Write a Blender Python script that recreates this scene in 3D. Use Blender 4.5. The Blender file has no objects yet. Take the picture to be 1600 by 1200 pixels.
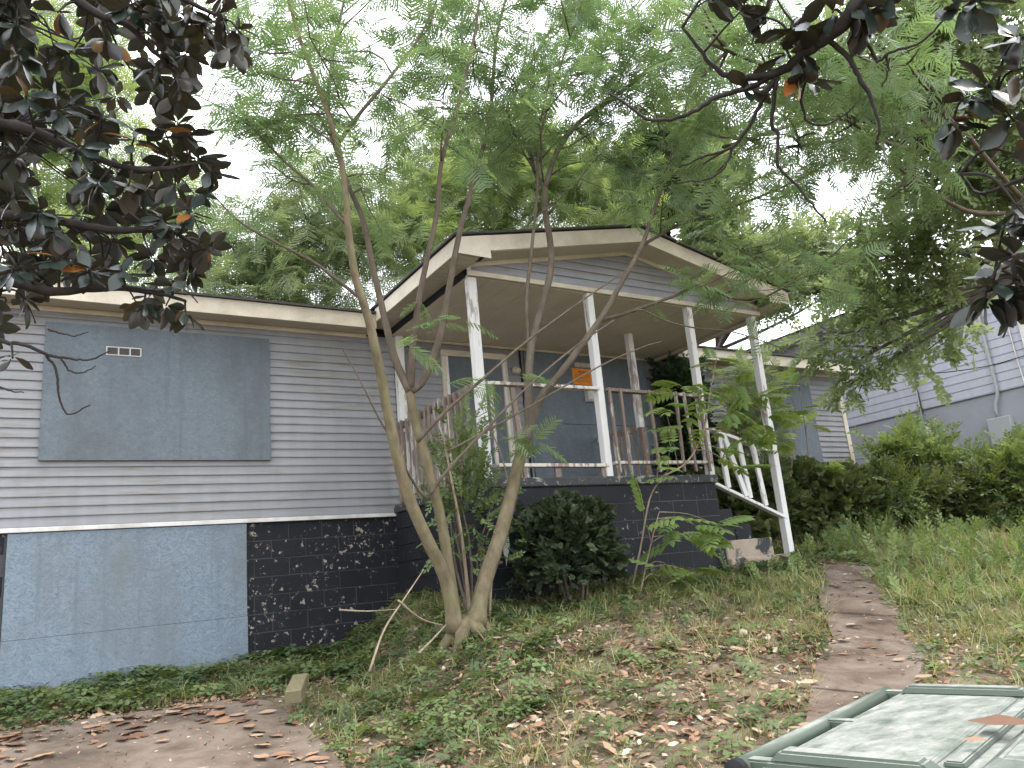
import bpy, bmesh, math, random
import numpy as np
from mathutils import Matrix, Vector
random.seed(7); RNG = np.random.default_rng(11)
SC = bpy.context.scene; COL = SC.collection

# ------------------------------------------------------------------ camera
F = 1202.0                                   # focal length in photo pixels (1600 wide)
def unit(v): v = np.array(v, float); return v/np.linalg.norm(v)
_Z = unit((-460, 4800, -1202)); _X = unit((1950, -114, -1202)); _X = unit(_X-_Z*_X.dot(_Z)); _Y = np.cross(_Z, _X)
ROT = np.array([_X, _Y, _Z]); EYE = np.array([0, 0, 1.55])
cam = bpy.data.cameras.new('camera'); cam.sensor_width = 36; cam.lens = 36*F/1600; cam.clip_end = 1500; cam.clip_start = .05
camo = bpy.data.objects.new('camera', cam); COL.objects.link(camo)
camo.matrix_world = Matrix.Translation(EYE.tolist()) @ Matrix(ROT.tolist()).to_4x4()
SC.camera = camo

# ------------------------------------------------------------------ overcast daylight
TOSUN = Vector((.50, -.30, 1.0)).normalized()
EL = math.asin(TOSUN.z); AZ = math.atan2(TOSUN.x, TOSUN.y)
w = bpy.data.worlds.new('World'); SC.world = w; w.use_nodes = True
nt = w.node_tree; nt.nodes.clear()
out = nt.nodes.new('ShaderNodeOutputWorld'); bg = nt.nodes.new('ShaderNodeBackground'); bg.inputs[1].default_value = .15
sky = nt.nodes.new('ShaderNodeTexSky'); sky.sky_type = 'NISHITA'; sky.sun_disc = False
sky.sun_elevation = EL; sky.sun_rotation = AZ
mx = nt.nodes.new('ShaderNodeMix'); mx.data_type = 'RGBA'; mx.inputs[0].default_value = .86
mx.inputs[7].default_value = (11.0, 11.3, 11.9, 1)                        # even cloud cover
nt.links.new(sky.outputs[0], mx.inputs[6]); nt.links.new(mx.outputs[2], bg.inputs[0]); nt.links.new(bg.outputs[0], out.inputs[0])
sl = bpy.data.lights.new('sun', 'SUN'); sl.energy = 1.3; sl.angle = math.radians(18); sl.color = (1, .95, .87)
so = bpy.data.objects.new('sun', sl); COL.objects.link(so); so.location = (5, -5, 30)
so.rotation_euler = (-TOSUN).to_track_quat('-Z', 'Y').to_euler()
vs = SC.view_settings; vs.view_transform = 'Standard'; vs.look = 'None'; vs.exposure = 1.18; vs.gamma = 1
SC.cycles.max_bounces = 6; SC.cycles.diffuse_bounces = 4; SC.cycles.transmission_bounces = 4; SC.cycles.glossy_bounces = 2
SC.cycles.use_denoising = True; SC.cycles.denoising_prefilter = 'NONE'; SC.cycles.denoising_input_passes = 'RGB_ALBEDO_NORMAL'; SC.cycles.use_adaptive_sampling = True; SC.cycles.adaptive_threshold = .025; SC.cycles.sample_clamp_indirect = 6

# ------------------------------------------------------------------ photo pixel -> place helpers (only to survey positions)
def ray(px, py): return ROT @ np.array([px-800, -(py-600), -F])
def onY(px, py, y): d = ray(px, py); return EYE+d*(y/d[1])
def onX(px, py, x): d = ray(px, py); return EYE+d*(x/d[0])
def atD(px, py, dist): d = ray(px, py); return EYE+d*(dist/np.linalg.norm(d))
def sstep(t): t = np.clip(t, 0, 1); return t*t*(3-2*t)

# ------------------------------------------------------------------ materials
class NT:
    def __init__(s, name):
        s.m = bpy.data.materials.new(name); s.m.use_nodes = True; s.t = s.m.node_tree; s.t.nodes.clear()
        s.out = s.n('ShaderNodeOutputMaterial')
    def n(s, k, **kw):
        o = s.t.nodes.new(k)
        for a, v in kw.items(): setattr(o, a, v)
        return o
    def l(s, a, b): s.t.links.new(a, b)
    def pos(s, sc=(1, 1, 1)):
        g = s.n('ShaderNodeNewGeometry'); m = s.n('ShaderNodeMapping'); m.inputs['Scale'].default_value = sc
        s.l(g.outputs['Position'], m.inputs[0]); return m.outputs[0]
    def noise(s, vec, scale, detail=4, rough=.55, dist=0):
        o = s.n('ShaderNodeTexNoise'); o.inputs['Scale'].default_value = scale; o.inputs['Detail'].default_value = detail
        o.inputs['Roughness'].default_value = rough; o.inputs['Distortion'].default_value = dist
        if vec is not None: s.l(vec, o.inputs['Vector'])
        return o.outputs[0]
    def ramp(s, fac, stops):
        o = s.n('ShaderNodeValToRGB'); e = o.color_ramp.elements
        while len(e) < len(stops): e.new(.5)
        for i, (p, c) in enumerate(stops):
            e[i].position = p; e[i].color = (*c, 1) if len(c) == 3 else c
        s.l(fac, o.inputs[0]); return o.outputs[0]
    def mix(s, fac, a, b, mode='MIX'):
        o = s.n('ShaderNodeMix', data_type='RGBA', blend_type=mode)
        for i, v in ((0, fac), (6, a), (7, b)):
            if isinstance(v, (int, float)): o.inputs[i].default_value = v
            elif isinstance(v, tuple): o.inputs[i].default_value = (*v, 1)
            else: s.l(v, o.inputs[i])
        return o.outputs[2]
    def bump(s, h, st=.3, d=.01):
        o = s.n('ShaderNodeBump'); o.inputs['Strength'].default_value = st; o.inputs['Distance'].default_value = d
        s.l(h, o.inputs['Height']); return o.outputs[0]
    def bsdf(s, col, rough=.7, nor=None, spec=.35):
        b = s.n('ShaderNodeBsdfPrincipled'); b.inputs['Specular IOR Level'].default_value = spec
        if isinstance(col, tuple): b.inputs['Base Color'].default_value = (*col, 1)
        else: s.l(col, b.inputs['Base Color'])
        if isinstance(rough, (int, float)): b.inputs['Roughness'].default_value = rough
        else: s.l(rough, b.inputs['Roughness'])
        if nor is not None: s.l(nor, b.inputs['Normal'])
        s.l(b.outputs[0], s.out.inputs[0]); return b
W0 = (0, 0, 0)
def m_paint(name, col, dirt, amt=.5, scale=3, rough=.55, bump=.15, grain=(1, 1, 1)):
    t = NT(name); p = t.pos(grain)
    f = t.ramp(t.noise(p, scale, 6, .65), [(.42, W0), (.72, (1, 1, 1))])
    g = t.noise(t.pos(grain), scale*14, 4)
    c = t.mix(f, col, tuple(a*(1-amt)+b*amt for a, b in zip(col, dirt)))
    c = t.mix(t.ramp(g, [(.3, (.8, .8, .8)), (.7, (1.1, 1.1, 1.1))]), W0, c, 'MULTIPLY') if False else t.mix(.35, c, t.mix(g, (.7, .7, .7), (1.2, 1.2, 1.2)), 'MULTIPLY')
    t.bsdf(c, rough, t.bump(g, bump, .004)); return t.m
def m_siding(name, col, stain):
    t = NT(name); a = t.noise(t.pos((.7, .7, 9)), 2.2, 6, .7); b = t.noise(t.pos((1, 1, 1)), 1.1, 3)
    z = t.noise(t.pos((3, 3, .4)), 3, 5)
    c = t.mix(t.ramp(z, [(.35, (.86, .86, .86)), (.7, (1.05, 1.05, 1.05))]), W0, col) if False else t.mix(.5, col, t.mix(z, (.60, .60, .60), (1.32, 1.32, 1.33)), 'MULTIPLY')
    f = t.mix(1, t.ramp(a, [(.46, W0), (.66, (.9, .9, .9))]), t.ramp(b, [(.42, W0), (.62, (1, 1, 1))]), 'MULTIPLY')
    c = t.mix(f, c, stain)
    g = t.noise(t.pos((1, 1, 12)), 30, 3)
    t.bsdf(c, .45, t.bump(g, .12, .002)); return t.m
def m_osb(name, col, lo, hi, stain, fs=1.0):
    t = NT(name)
    layers = []
    for k, (sc, r) in enumerate(((11, 2.2), (17, 6.0))):
        v = t.n('ShaderNodeTexVoronoi'); v.inputs['Scale'].default_value = sc*fs; t.l(t.pos((1, 1, 1.7)), v.inputs['Vector'])
        sx = t.n('ShaderNodeSeparateColor'); t.l(v.outputs['Color'], sx.inputs[0])
        mm = t.n('ShaderNodeMath', operation='MULTIPLY_ADD'); mm.inputs[1].default_value = r; mm.inputs[2].default_value = -r/2; t.l(sx.outputs[0], mm.inputs[0])
        rot = t.n('ShaderNodeVectorRotate', rotation_type='Y_AXIS'); t.l(t.pos(), rot.inputs['Vector']); t.l(mm.outputs[0], rot.inputs['Angle'])
        mp = t.n('ShaderNodeMapping'); mp.inputs['Scale'].default_value = (9, 9, 55); t.l(rot.outputs[0], mp.inputs[0])
        layers.append(t.noise(mp.outputs[0], 2.2*fs, 1.5, .5)); cellv = sx.outputs[1]
    h = t.mix(.5, layers[0], layers[1])
    c = t.ramp(h, [(.3, lo), (.48, col), (.7, hi)])
    c = t.mix(.35, c, t.mix(cellv, (.82, .82, .82), (1.15, 1.15, 1.15)), 'MULTIPLY')
    big = t.noise(t.pos((1, 1, .5)), 1.6, 5, .6)
    c = t.mix(t.ramp(big, [(.45, W0), (.72, (.8, .8, .8))]), c, stain)
    st = t.ramp(t.noise(t.pos((7, 7, .35)), 1.6, 6, .65), [(.5, W0), (.72, (.6, .6, .6))]); c = t.mix(st, c, tuple(x*.72 for x in col))
    ch = t.ramp(t.noise(t.pos((1, 1, 2.5)), 17, 5, .7), [(.68, W0), (.74, (.8, .8, .8))])
    c = t.mix(ch, c, tuple(x*.45 for x in col))
    t.bsdf(c, .75, t.bump(h, .4, .004), .2); return t.m
def m_block(name, base, chip, lo=.655, band=None):
    t = NT(name); p = t.pos()
    n1 = t.noise(p, 15, 8, .66, .3); n2 = t.noise(p, 2.1, 4)
    s = t.n('ShaderNodeMath', operation='MULTIPLY_ADD'); s.inputs[1].default_value = .34; t.l(n2, s.inputs[0]); t.l(n1, s.inputs[2])
    f = t.ramp(s.outputs[0], [(lo+.155, W0), (lo+.172, (1, 1, 1))])
    g = t.noise(p, 60, 4)
    b = t.mix(t.noise(p, 2.5, 5), base, tuple(x*1.9+.006 for x in base))
    halo = t.ramp(s.outputs[0], [(lo+.10, W0), (lo+.165, (.4, .4, .4))])
    b = t.mix(halo, b, (.10, .095, .09))
    c = t.mix(f, b, t.mix(g, chip, tuple(x*.6 for x in chip)))
    t.bsdf(c, .62, t.bump(t.mix(.5, g, f), .5, .006), .18); return t.m
def m_wood_peel(name, paint, wood, thr=.5):
    t = NT(name); p = t.pos((1, 1, .18)); n1 = t.noise(p, 16, 7, .7); n2 = t.noise(t.pos((1, 1, .5)), 2, 3)
    s = t.n('ShaderNodeMath', operation='MULTIPLY_ADD'); s.inputs[1].default_value = .6; t.l(n2, s.inputs[0]); t.l(n1, s.inputs[2])
    f = t.ramp(s.outputs[0], [(thr+.28, W0), (thr+.33, (1, 1, 1))])
    gr = t.noise(t.pos((1, 1, .06)), 90, 4)
    wc = t.mix(gr, tuple(x*.6 for x in wood), tuple(x*1.3 for x in wood))
    c = t.mix(f, t.mix(gr, tuple(x*.86 for x in paint), paint), wc)
    t.bsdf(c, .7, t.bump(t.mix(.6, gr, f), .4, .004), .25); return t.m
def m_leaf(name, dark, light, trans=.45, rough=.5, tint=(1.25, 1.15, .5), spec=.3):
    t = NT(name); a = t.n('ShaderNodeAttribute', attribute_name='var')
    c = t.ramp(a.outputs['Fac'], [(0, dark), (1, light)])
    d = t.bsdf(c, rough, None, spec); tr = t.n('ShaderNodeBsdfTranslucent')
    t.l(t.mix(1, c, tint, 'MULTIPLY'), tr.inputs[0])
    ms = t.n('ShaderNodeMixShader'); ms.inputs[0].default_value = trans
    t.l(d.outputs[0], ms.inputs[1]); t.l(tr.outputs[0], ms.inputs[2]); t.l(ms.outputs[0], t.out.inputs[0]); return t.m
def m_bark(name, a, b, sc=8, lichen=None):
    t = NT(name); n = t.noise(t.pos((1, 1, .45)), sc, 6, .65); c = t.ramp(n, [(.3, a), (.7, b)])
    if lichen: c = t.mix(t.ramp(t.noise(t.pos(), 5, 4), [(.5, W0), (.7, (.7, .7, .7))]), c, lichen)
    t.bsdf(c, .8, t.bump(t.noise(t.pos((1, 1, 2.5)), sc*7, 4), .4, .005), .2); return t.m
def m_flat(name, c, r=.6, spec=.3): t = NT(name); t.bsdf(c, r, None, spec); return t.m
def m_litter(name, stops):
    t = NT(name); a = t.n('ShaderNodeAttribute', attribute_name='var'); c = t.ramp(a.outputs['Fac'], stops)
    c = t.mix(.4, c, t.mix(t.noise(t.pos(), 40, 4), (.6, .6, .6), (1.25, 1.25, 1.25)), 'MULTIPLY')
    t.bsdf(c, .65, None, .3); return t.m
def m_obj_leaf(name, top, under, rough=.28):
    t = NT(name); g = t.n('ShaderNodeNewGeometry'); oi = t.n('ShaderNodeObjectInfo')
    tc = t.ramp(oi.outputs['Random'], [(0, tuple(x*.7 for x in top)), (1, tuple(x*1.35 for x in top))])
    uc = t.ramp(oi.outputs['Random'], [(0, tuple(x*.6 for x in under)), (.9, under), (1, (.10, .06, .02))])
    c = t.mix(g.outputs['Backfacing'], tc, uc); n = t.noise(t.pos(), 25, 3)
    c = t.mix(.3, c, t.mix(n, (.6, .6, .6), (1.3, 1.3, 1.3)), 'MULTIPLY')
    d = t.bsdf(c, rough, None, .5); tr = t.n('ShaderNodeBsdfTranslucent'); t.l(t.mix(1, c, (1.2, 1.1, .5), 'MULTIPLY'), tr.inputs[0])
    ms = t.n('ShaderNodeMixShader'); ms.inputs[0].default_value = .12
    t.l(d.outputs[0], ms.inputs[1]); t.l(tr.outputs[0], ms.inputs[2]); t.l(ms.outputs[0], t.out.inputs[0]); return t.m

MT = {}
MT['siding'] = m_siding('grey_vinyl_siding', (.250, .252, .266), (.18, .165, .13))
MT['gable'] = m_siding('grey_gable_siding', (.295, .302, .33), (.23, .22, .19))
MT['lav'] = m_siding('lavender_siding', (.37, .375, .425), (.32, .32, .36))
MT['osb'] = m_osb('blue_painted_strand_board', (.140, .168, .194), (.108, .132, .155), (.178, .206, .232), (.095, .103, .11))
MT['osb_low'] = m_osb('blue_painted_flaky_board', (.18, .225, .27), (.12, .152, .186), (.245, .29, .335), (.155, .168, .172), .8)
MT['cream'] = m_paint('cream_trim_paint', (.60, .54, .44), (.30, .25, .18), .55, 2.5)
MT['white'] = m_paint('white_trim_paint', (.66, .65, .63), (.33, .29, .24), .6, 4)
MT['soffit'] = m_paint('tan_soffit', (.50, .45, .38), (.34, .29, .23), .4, 2)
MT['ceil'] = m_paint('porch_ceiling_panel', (.64, .58, .49), (.45, .39, .31), .5, 1.5)
MT['post'] = m_wood_peel('white_post_paint', (.68, .67, .66), (.34, .29, .25), .60)
MT['rail'] = m_wood_peel('peeling_rail_paint', (.60, .56, .51), (.25, .195, .165), .53)
MT['oldwood'] = m_wood_peel('bare_weathered_wood', (.46, .42, .38), (.20, .155, .13), .42)
MT['block'] = m_block('black_painted_block', (.0095, .010, .013), (.46, .41, .34), .622)
MT['blockp'] = m_block('dark_porch_block', (.0085, .0095, .012), (.42, .38, .34), .682)
t = NT('worn_step_concrete'); p = t.pos(); n1 = t.noise(p, 2.6, 7, .62, .4); n2 = t.noise(p, 60, 5)
c = t.mix(t.ramp(n1, [(.44, W0), (.49, (1, 1, 1))]), (.045, .045, .048), t.mix(t.noise(p, 7, 5), (.24, .19, .145), (.40, .335, .27)))
c = t.mix(t.ramp(t.noise(p, 30, 6, .7), [(.62, W0), (.66, (.8, .8, .8))]), c, (.40, .36, .31)); t.bsdf(c, .85, t.bump(n2, .5, .006), .2); MT['stepc'] = t.m
MT['cap'] = m_block('mossy_slab_edge', (.028, .03, .032), (.30, .30, .24), .60)
MT['mortar'] = m_paint('painted_mortar', (.055, .055, .06), (.03, .03, .03), .5, 6)
MT['nblock'] = m_paint('grey_painted_block', (.27, .28, .31), (.20, .20, .22), .5, 2)
MT['shingle'] = m_paint('dark_shingle', (.05, .048, .045), (.09, .085, .08), .6, 5, .9, .6)
MT['dark'] = m_flat('dark_gap', (.012, .012, .013), .8)
MT['grey'] = m_flat('grey_metal', (.30, .31, .32), .45)
MT['orange'] = m_paint('orange_notice_paper', (.80, .27, .03), (.55, .19, .03), .4, 12, .6)
MT['ink'] = m_flat('black_ink', (.03, .02, .015), .7)
MT['brownpane'] = m_flat('brown_pane', (.055, .04, .04), .4)
MT['mimosa'] = m_leaf('mimosa_leaf', (.125, .185, .10), (.22, .30, .15), .5, tint=(1.1, 1.15, .75))
MT['lime'] = m_leaf('backlit_lime_leaf', (.17, .24, .11), (.29, .36, .175), .55, tint=(1.15, 1.15, .6))
MT['midgreen'] = m_leaf('mid_green_leaf', (.155, .21, .11), (.29, .35, .18), .5, tint=(1.1, 1.1, .75))
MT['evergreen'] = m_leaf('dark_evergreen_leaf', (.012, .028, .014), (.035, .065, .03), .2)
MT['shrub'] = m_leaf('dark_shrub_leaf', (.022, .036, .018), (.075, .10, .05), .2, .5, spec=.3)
MT['hedge'] = m_leaf('hedge_leaf', (.045, .07, .028), (.17, .20, .085), .35, .45)
MT['bright'] = m_leaf('bright_weed_leaf', (.11, .17, .06), (.27, .34, .13), .4, tint=(1.15, 1.1, .65))
MT['sapling'] = m_leaf('sapling_leaf', (.15, .235, .075), (.26, .35, .12), .45)
MT['grass'] = m_leaf('grass_blade', (.155, .18, .065), (.47, .44, .24), .35)
MT['clover'] = m_leaf('ground_cover_leaf', (.055, .095, .035), (.20, .255, .10), .3)
MT['litter'] = m_litter('dry_leaf_litter', [(0, (.065, .038, .028)), (.3, (.16, .085, .052)), (.5, (.27, .15, .09)), (.68, (.34, .225, .145)), (.85, (.40, .31, .22)), (1, (.50, .43, .34))])
MT['bark'] = m_bark('smooth_olive_bark', (.085, .068, .042), (.205, .168, .105), 11, (.15, .145, .065))
MT['twig'] = m_bark('brown_twig_bark', (.07, .055, .042), (.15, .12, .09), 10)
MT['darkbark'] = m_bark('dark_magnolia_bark', (.018, .015, .014), (.05, .043, .04), 10)
MT['greybark'] = m_bark('grey_tree_bark', (.07, .062, .055), (.18, .165, .15), 9)
MT['stick'] = m_bark('dry_stick', (.15, .115, .08), (.32, .26, .19), 12)
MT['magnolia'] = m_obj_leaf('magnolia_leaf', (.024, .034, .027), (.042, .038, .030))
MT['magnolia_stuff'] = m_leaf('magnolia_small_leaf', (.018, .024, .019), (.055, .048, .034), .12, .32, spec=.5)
MT['magnolia_old'] = m_obj_leaf('old_rusty_magnolia_leaf', (.34, .13, .03), (.30, .13, .05), .5)

# ------------------------------------------------------------------ object helpers
WM = {}
def link(o, parent=None):
    COL.objects.link(o)
    if parent is not None:
        o.parent = parent; o.matrix_parent_inverse = WM[parent.name].inverted()
    return o
def tag(o, label=None, cat=None, group=None, kind=None):
    for k, v in (('label', label), ('category', cat), ('group', group), ('kind', kind)):
        if v: o[k] = v
    return o
def thing(name, loc, label, cat, group=None):
    o = bpy.data.objects.new(name, None); o.empty_display_size = .1; o.location = loc; COL.objects.link(o)
    WM[o.name] = Matrix.Translation(loc); return tag(o, label, cat, group)
def put(name, mesh, mat, parent=None, loc=(0, 0, 0), rot=None):
    """one mesh object given in world placement, parented without moving"""
    if mat is not None and not mesh.materials: mesh.materials.append(mat)
    o = bpy.data.objects.new(name, mesh); m = Matrix.Translation(loc)
    if rot is not None: m = m @ (rot.to_4x4() if isinstance(rot, Matrix) else Matrix.Rotation(rot, 4, 'Z'))
    link(o, parent); o.matrix_basis = m; WM[o.name] = m; return o
def mesh_of(name, verts, faces, smooth=False):
    me = bpy.data.meshes.new(name); me.from_pydata([tuple(map(float, v)) for v in verts], [], faces); me.update()
    if smooth: me.polygons.foreach_set('use_smooth', [True]*len(me.polygons))
    return me
_bx = {}
def box_mesh(sx, sy, sz, bev=.004, key=''):
    k = (round(sx, 4), round(sy, 4), round(sz, 4), bev, key)
    if k in _bx: return _bx[k]
    bm = bmesh.new(); bmesh.ops.create_cube(bm, size=1)
    bmesh.ops.scale(bm, vec=(sx, sy, sz), verts=bm.verts)
    if bev: bmesh.ops.bevel(bm, geom=bm.edges[:], offset=bev, segments=1, affect='EDGES')
    me = bpy.data.meshes.new('box'); bm.to_mesh(me); bm.free(); _bx[k] = me; return me
def box(name, x0, x1, y0, y1, z0, z1, mat, parent=None, bev=.004):
    me = box_mesh(x1-x0, y1-y0, z1-z0, bev, mat.name)
    return put(name, me, mat, parent, ((x0+x1)/2, (y0+y1)/2, (z0+z1)/2))
def beam(name, a, b, wx, wy, mat, parent=None, bev=.004, up=(0, 1, 0)):
    """a bar from a to b, wx wide (sideways), wy deep along the 'up' hint"""
    a = Vector(a); b = Vector(b); d = b-a; L = d.length; z = d.normalized(); u = Vector(up); x = u.cross(z)
    if x.length < 1e-4: x = Vector((1, 0, 0))
    x.normalize(); y = z.cross(x); R = Matrix((x, y, z)).transposed()
    return put(name, box_mesh(wx, wy, L, bev, mat.name), mat, parent, (a+b)/2, R)
def prism(name, prof, x0, x1, mat, parent=None, axis='X', loc=(0, 0, 0)):
    """extrude a closed (a,b) profile; axis X: a=y b=z, axis Y: a=x b=z"""
    n = len(prof); vs_ = []
    for e in (x0, x1):
        for a, b in prof: vs_.append((e, a, b) if axis == 'X' else (a, e, b))
    fs = [(i, (i+1) % n, n+(i+1) % n, n+i) for i in range(n)]+[tuple(range(n-1, -1, -1)), tuple(range(n, 2*n))]
    me = mesh_of(name, vs_, fs); bm = bmesh.new(); bm.from_mesh(me); bmesh.ops.recalc_face_normals(bm, faces=bm.faces[:]); bm.to_mesh(me); bm.free()
    return put(name, me, mat, parent, loc)
class Tubes:
    def __init__(s): s.v = []; s.f = []; s.n = 0
    def add(s, pts, rad, ns=6):
        pts = np.asarray(pts, float); rad = np.broadcast_to(np.asarray(rad, float), (len(pts),))
        t = np.gradient(pts, axis=0); t /= np.linalg.norm(t, axis=1)[:, None]+1e-9
        ref = np.array([0, 0, 1.]) if abs(t[0][2]) < .9 else np.array([1., 0, 0])
        a = np.cross(t, ref); bad = np.linalg.norm(a, axis=1) < 1e-3; a[bad] = (1, 0, 0); a /= np.linalg.norm(a, axis=1)[:, None]
        b = np.cross(t, a); th = np.linspace(0, 2*np.pi, ns, endpoint=False)
        ring = pts[:, None, :]+rad[:, None, None]*(np.cos(th)[None, :, None]*a[:, None, :]+np.sin(th)[None, :, None]*b[:, None, :])
        s.v.append(ring.reshape(-1, 3)); m = len(pts); o = s.n
        for i in range(m-1):
            for k in range(ns):
                k2 = (k+1) % ns; s.f.append((o+i*ns+k, o+i*ns+k2, o+(i+1)*ns+k2, o+(i+1)*ns+k))
        s.f.append(tuple(o+k for k in range(ns-1, -1, -1))); s.f.append(tuple(o+(m-1)*ns+k for k in range(ns)))
        s.n += m*ns
    def build(s, name, mat, parent=None):
        return put(name, mesh_of(name, np.concatenate(s.v), s.f, True), mat, parent)
def smooth_line(pts, n=6):
    """Catmull-Rom through control points"""
    p = np.asarray(pts, float); q = np.vstack([2*p[0]-p[1], p, 2*p[-1]-p[-2]]); o = []
    for i in range(len(p)-1):
        a, b, c, d = q[i:i+4]
        for t in np.linspace(0, 1, n, endpoint=False):
            o.append(.5*((2*b)+(-a+c)*t+(2*a-5*b+4*c-d)*t*t+(-a+3*b-3*c+d)*t**3))
    o.append(p[-1]); return np.array(o)
def inst_mesh(name, tv, tf, T, R, var=None):
    """n copies of a template (tv, quads/tris tf) baked into one mesh; T (n,3), R (n,3,3) with scale"""
    n = len(T); k = len(tv); tf = np.asarray(tf); m, q = tf.shape
    v = (np.einsum('nij,kj->nki', R, tv)+T[:, None, :]).reshape(-1, 3)
    f = (tf[None]+(np.arange(n)*k)[:, None, None]).reshape(-1)
    me = bpy.data.meshes.new(name); me.vertices.add(n*k); me.vertices.foreach_set('co', v.ravel())
    me.loops.add(len(f)); me.loops.foreach_set('vertex_index', f.astype(np.int32))
    me.polygons.add(n*m); me.polygons.foreach_set('loop_start', np.arange(0, n*m*q, q, dtype=np.int32))
    me.polygons.foreach_set('loop_total', np.full(n*m, q, dtype=np.int32))
    if var is None: var = RNG.random(n)
    a = me.attributes.new('var', 'FLOAT', 'POINT'); a.data.foreach_set('value', np.repeat(np.clip(var, 0, 1), k).astype(np.float32))
    me.update(); me.validate(); return me
def frames(d, n, s):
    """matrices whose y axis is d, z axis near n"""
    d = d/(np.linalg.norm(d, axis=1)[:, None]+1e-9); x = np.cross(d, n); x /= np.linalg.norm(x, axis=1)[:, None]+1e-9
    z = np.cross(x, d); return np.stack([x, d, z], axis=2)*np.asarray(s).reshape(-1, 1, 1)
def rnd_dir(n): v = RNG.normal(size=(n, 3)); return v/np.linalg.norm(v, axis=1)[:, None]

# leaf templates: y along the leaf
def frond_tpl(pairs=10, seg=2, plen=.40, wid=.024, dr=.16, side=0., seed=5):
    V = []; Fq = []; rj = random.Random(seed)
    def droop(t): return -dr*t*t
    n = 7
    for i in range(pairs):
        t = .14+.86*i/(pairs-1); L = plen*(.55+.75*math.sin(math.pi*min(1, .18+.72*t)))*.8
        for sgn in (-1, 1):
            b = np.array([side*t*t, t*.92, droop(t)]); d = unit((sgn*.84, .54+rj.uniform(-.15, .15), -.12-.4*dr+rj.uniform(-.12, .12))); L *= rj.uniform(.82, 1.12); up = np.array([-.5*sgn, .82, 0])*wid
            ts = np.linspace(0, 1, seg+1); o = len(V)
            for k, u in enumerate(ts):
                wv = up*(.75 if k == 0 else (1.0 if k < seg else .45)); c = b+d*L*u+np.array([0, 0, -.10*u*u*L])
                V += [c-wv, c+wv]
            for k in range(seg): Fq.append((o+2*k, o+2*k+2, o+2*k+3, o+2*k+1))
    o = len(V)
    for t in (0, .5, .98): V += [(side*t*t-.008, t*.92, droop(t)), (side*t*t+.008, t*.92, droop(t))]
    for k in range(2): Fq.append((o+2*k, o+2*k+2, o+2*k+3, o+2*k+1))
    return np.array([np.array(x, float) for x in V]), np.array(Fq)
def spray_tpl(n=9, leaf=.30, wid=.11, flat=.25, seed=1):
    r = np.random.default_rng(seed); V = []; Fq = []
    for i in range(n):
        t = .12+.88*i/(n-1); s = (-1)**i; a = s*r.uniform(.6, 1.1) if i < n-1 else 0
        d = np.array([math.sin(a), math.cos(a), r.uniform(-.5, .25)]); d /= np.linalg.norm(d)
        sd = np.cross(d, [r.uniform(-flat, flat), r.uniform(-flat, flat), 1]); sd /= np.linalg.norm(sd)
        b = np.array([0, t*.85, -.12*t*t]); L = leaf*r.uniform(.8, 1.2); o = len(V); up = np.cross(sd, d)
        V += [b, b+d*L*.45+sd*wid*L/.3-up*.02, b+d*L, b+d*L*.45-sd*wid*L/.3-up*.02]; Fq.append((o, o+1, o+2, o+3))
    o = len(V); V += [(-.006, 0, 0), (.006, 0, 0), (.004, .85, -.12), (-.004, .85, -.12)]; Fq.append((o, o+1, o+2, o+3))
    return np.array([np.array(x, float) for x in V]), np.array(Fq)
FROND = frond_tpl(); FROND_B = frond_tpl(8, 2, .36, .026, .42, .12, 6); FROND_C = frond_tpl(12, 2, .38, .020, .28, -.16, 7); FROND_LO = frond_tpl(9, 1, .42, .024)
SPRAY = spray_tpl(); SPRAY_SM = spray_tpl(13, .22, .075, .4, 2); TUFT = spray_tpl(11, .42, .14, .9, 3)
LEAF1 = (np.array([(0, 0, 0), (.22, .35, -.03), (.17, .7, -.02), (0, 1, -.08), (-.17, .7, -.02), (-.22, .35, -.03), (0, .5, .03)], float),
         np.array([(0, 1, 6), (1, 2, 6), (2, 3, 6), (3, 4, 6), (4, 5, 6), (5, 0, 6)]))

# ------------------------------------------------------------------ terrain
def g(x, y):
    x = np.asarray(x, float); y = np.asarray(y, float); ye = np.where(y > 12, 12+(y-12)*.45, y)
    A = .17*ye+.03*np.clip(x, -30, 40); B = .1*ye
    c = 2.5+(y-5)*.30; wq = sstep((x-(c-.75))/1.5); z = B+(A-B)*wq-.2*sstep((2.6-y)/1.4)
    z = np.where(y < 0, -.2+.05*np.maximum(y, -40)*.6, z)
    return z+wq*(.018*np.sin(2.3*x+1.1*y)+.014*np.sin(3.7*y-1.9*x+1)+.01*np.sin(7.1*x+5.3*y))
gx = np.concatenate([-np.geomspace(4.2, 260, 26)[::-1], np.arange(-4, 14, .12), np.geomspace(14.1, 260, 30)])
gy = np.concatenate([-np.geomspace(.3, 200, 20)[::-1], np.arange(0, 10.5, .12), np.geomspace(10.6, 260, 30)])
GX, GY = np.meshgrid(gx, gy); GZ = g(GX, GY); nxg, nyg = len(gx), len(gy)
idx = np.arange(nxg*nyg).reshape(nyg, nxg)
gf = np.stack([idx[:-1, :-1], idx[:-1, 1:], idx[1:, 1:], idx[1:, :-1]], -1).reshape(-1, 4)
t = NT('soil_and_thatch'); p = t.pos()
c = t.ramp(t.noise(p, 3.5, 8, .7), [(.3, (.085, .068, .045)), (.5, (.18, .145, .098)), (.66, (.25, .205, .14)), (.8, (.14, .14, .075))])
c = t.mix(.5, c, t.mix(t.noise(p, 45, 5), (.35, .35, .35), (1.4, 1.4, 1.4)), 'MULTIPLY')
t.bsdf(c, .95, t.bump(t.noise(p, 30, 6), .9, .03), .1)
me = mesh_of('ground', np.stack([GX, GY, GZ], -1).reshape(-1, 3), gf.tolist(), True)
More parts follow.
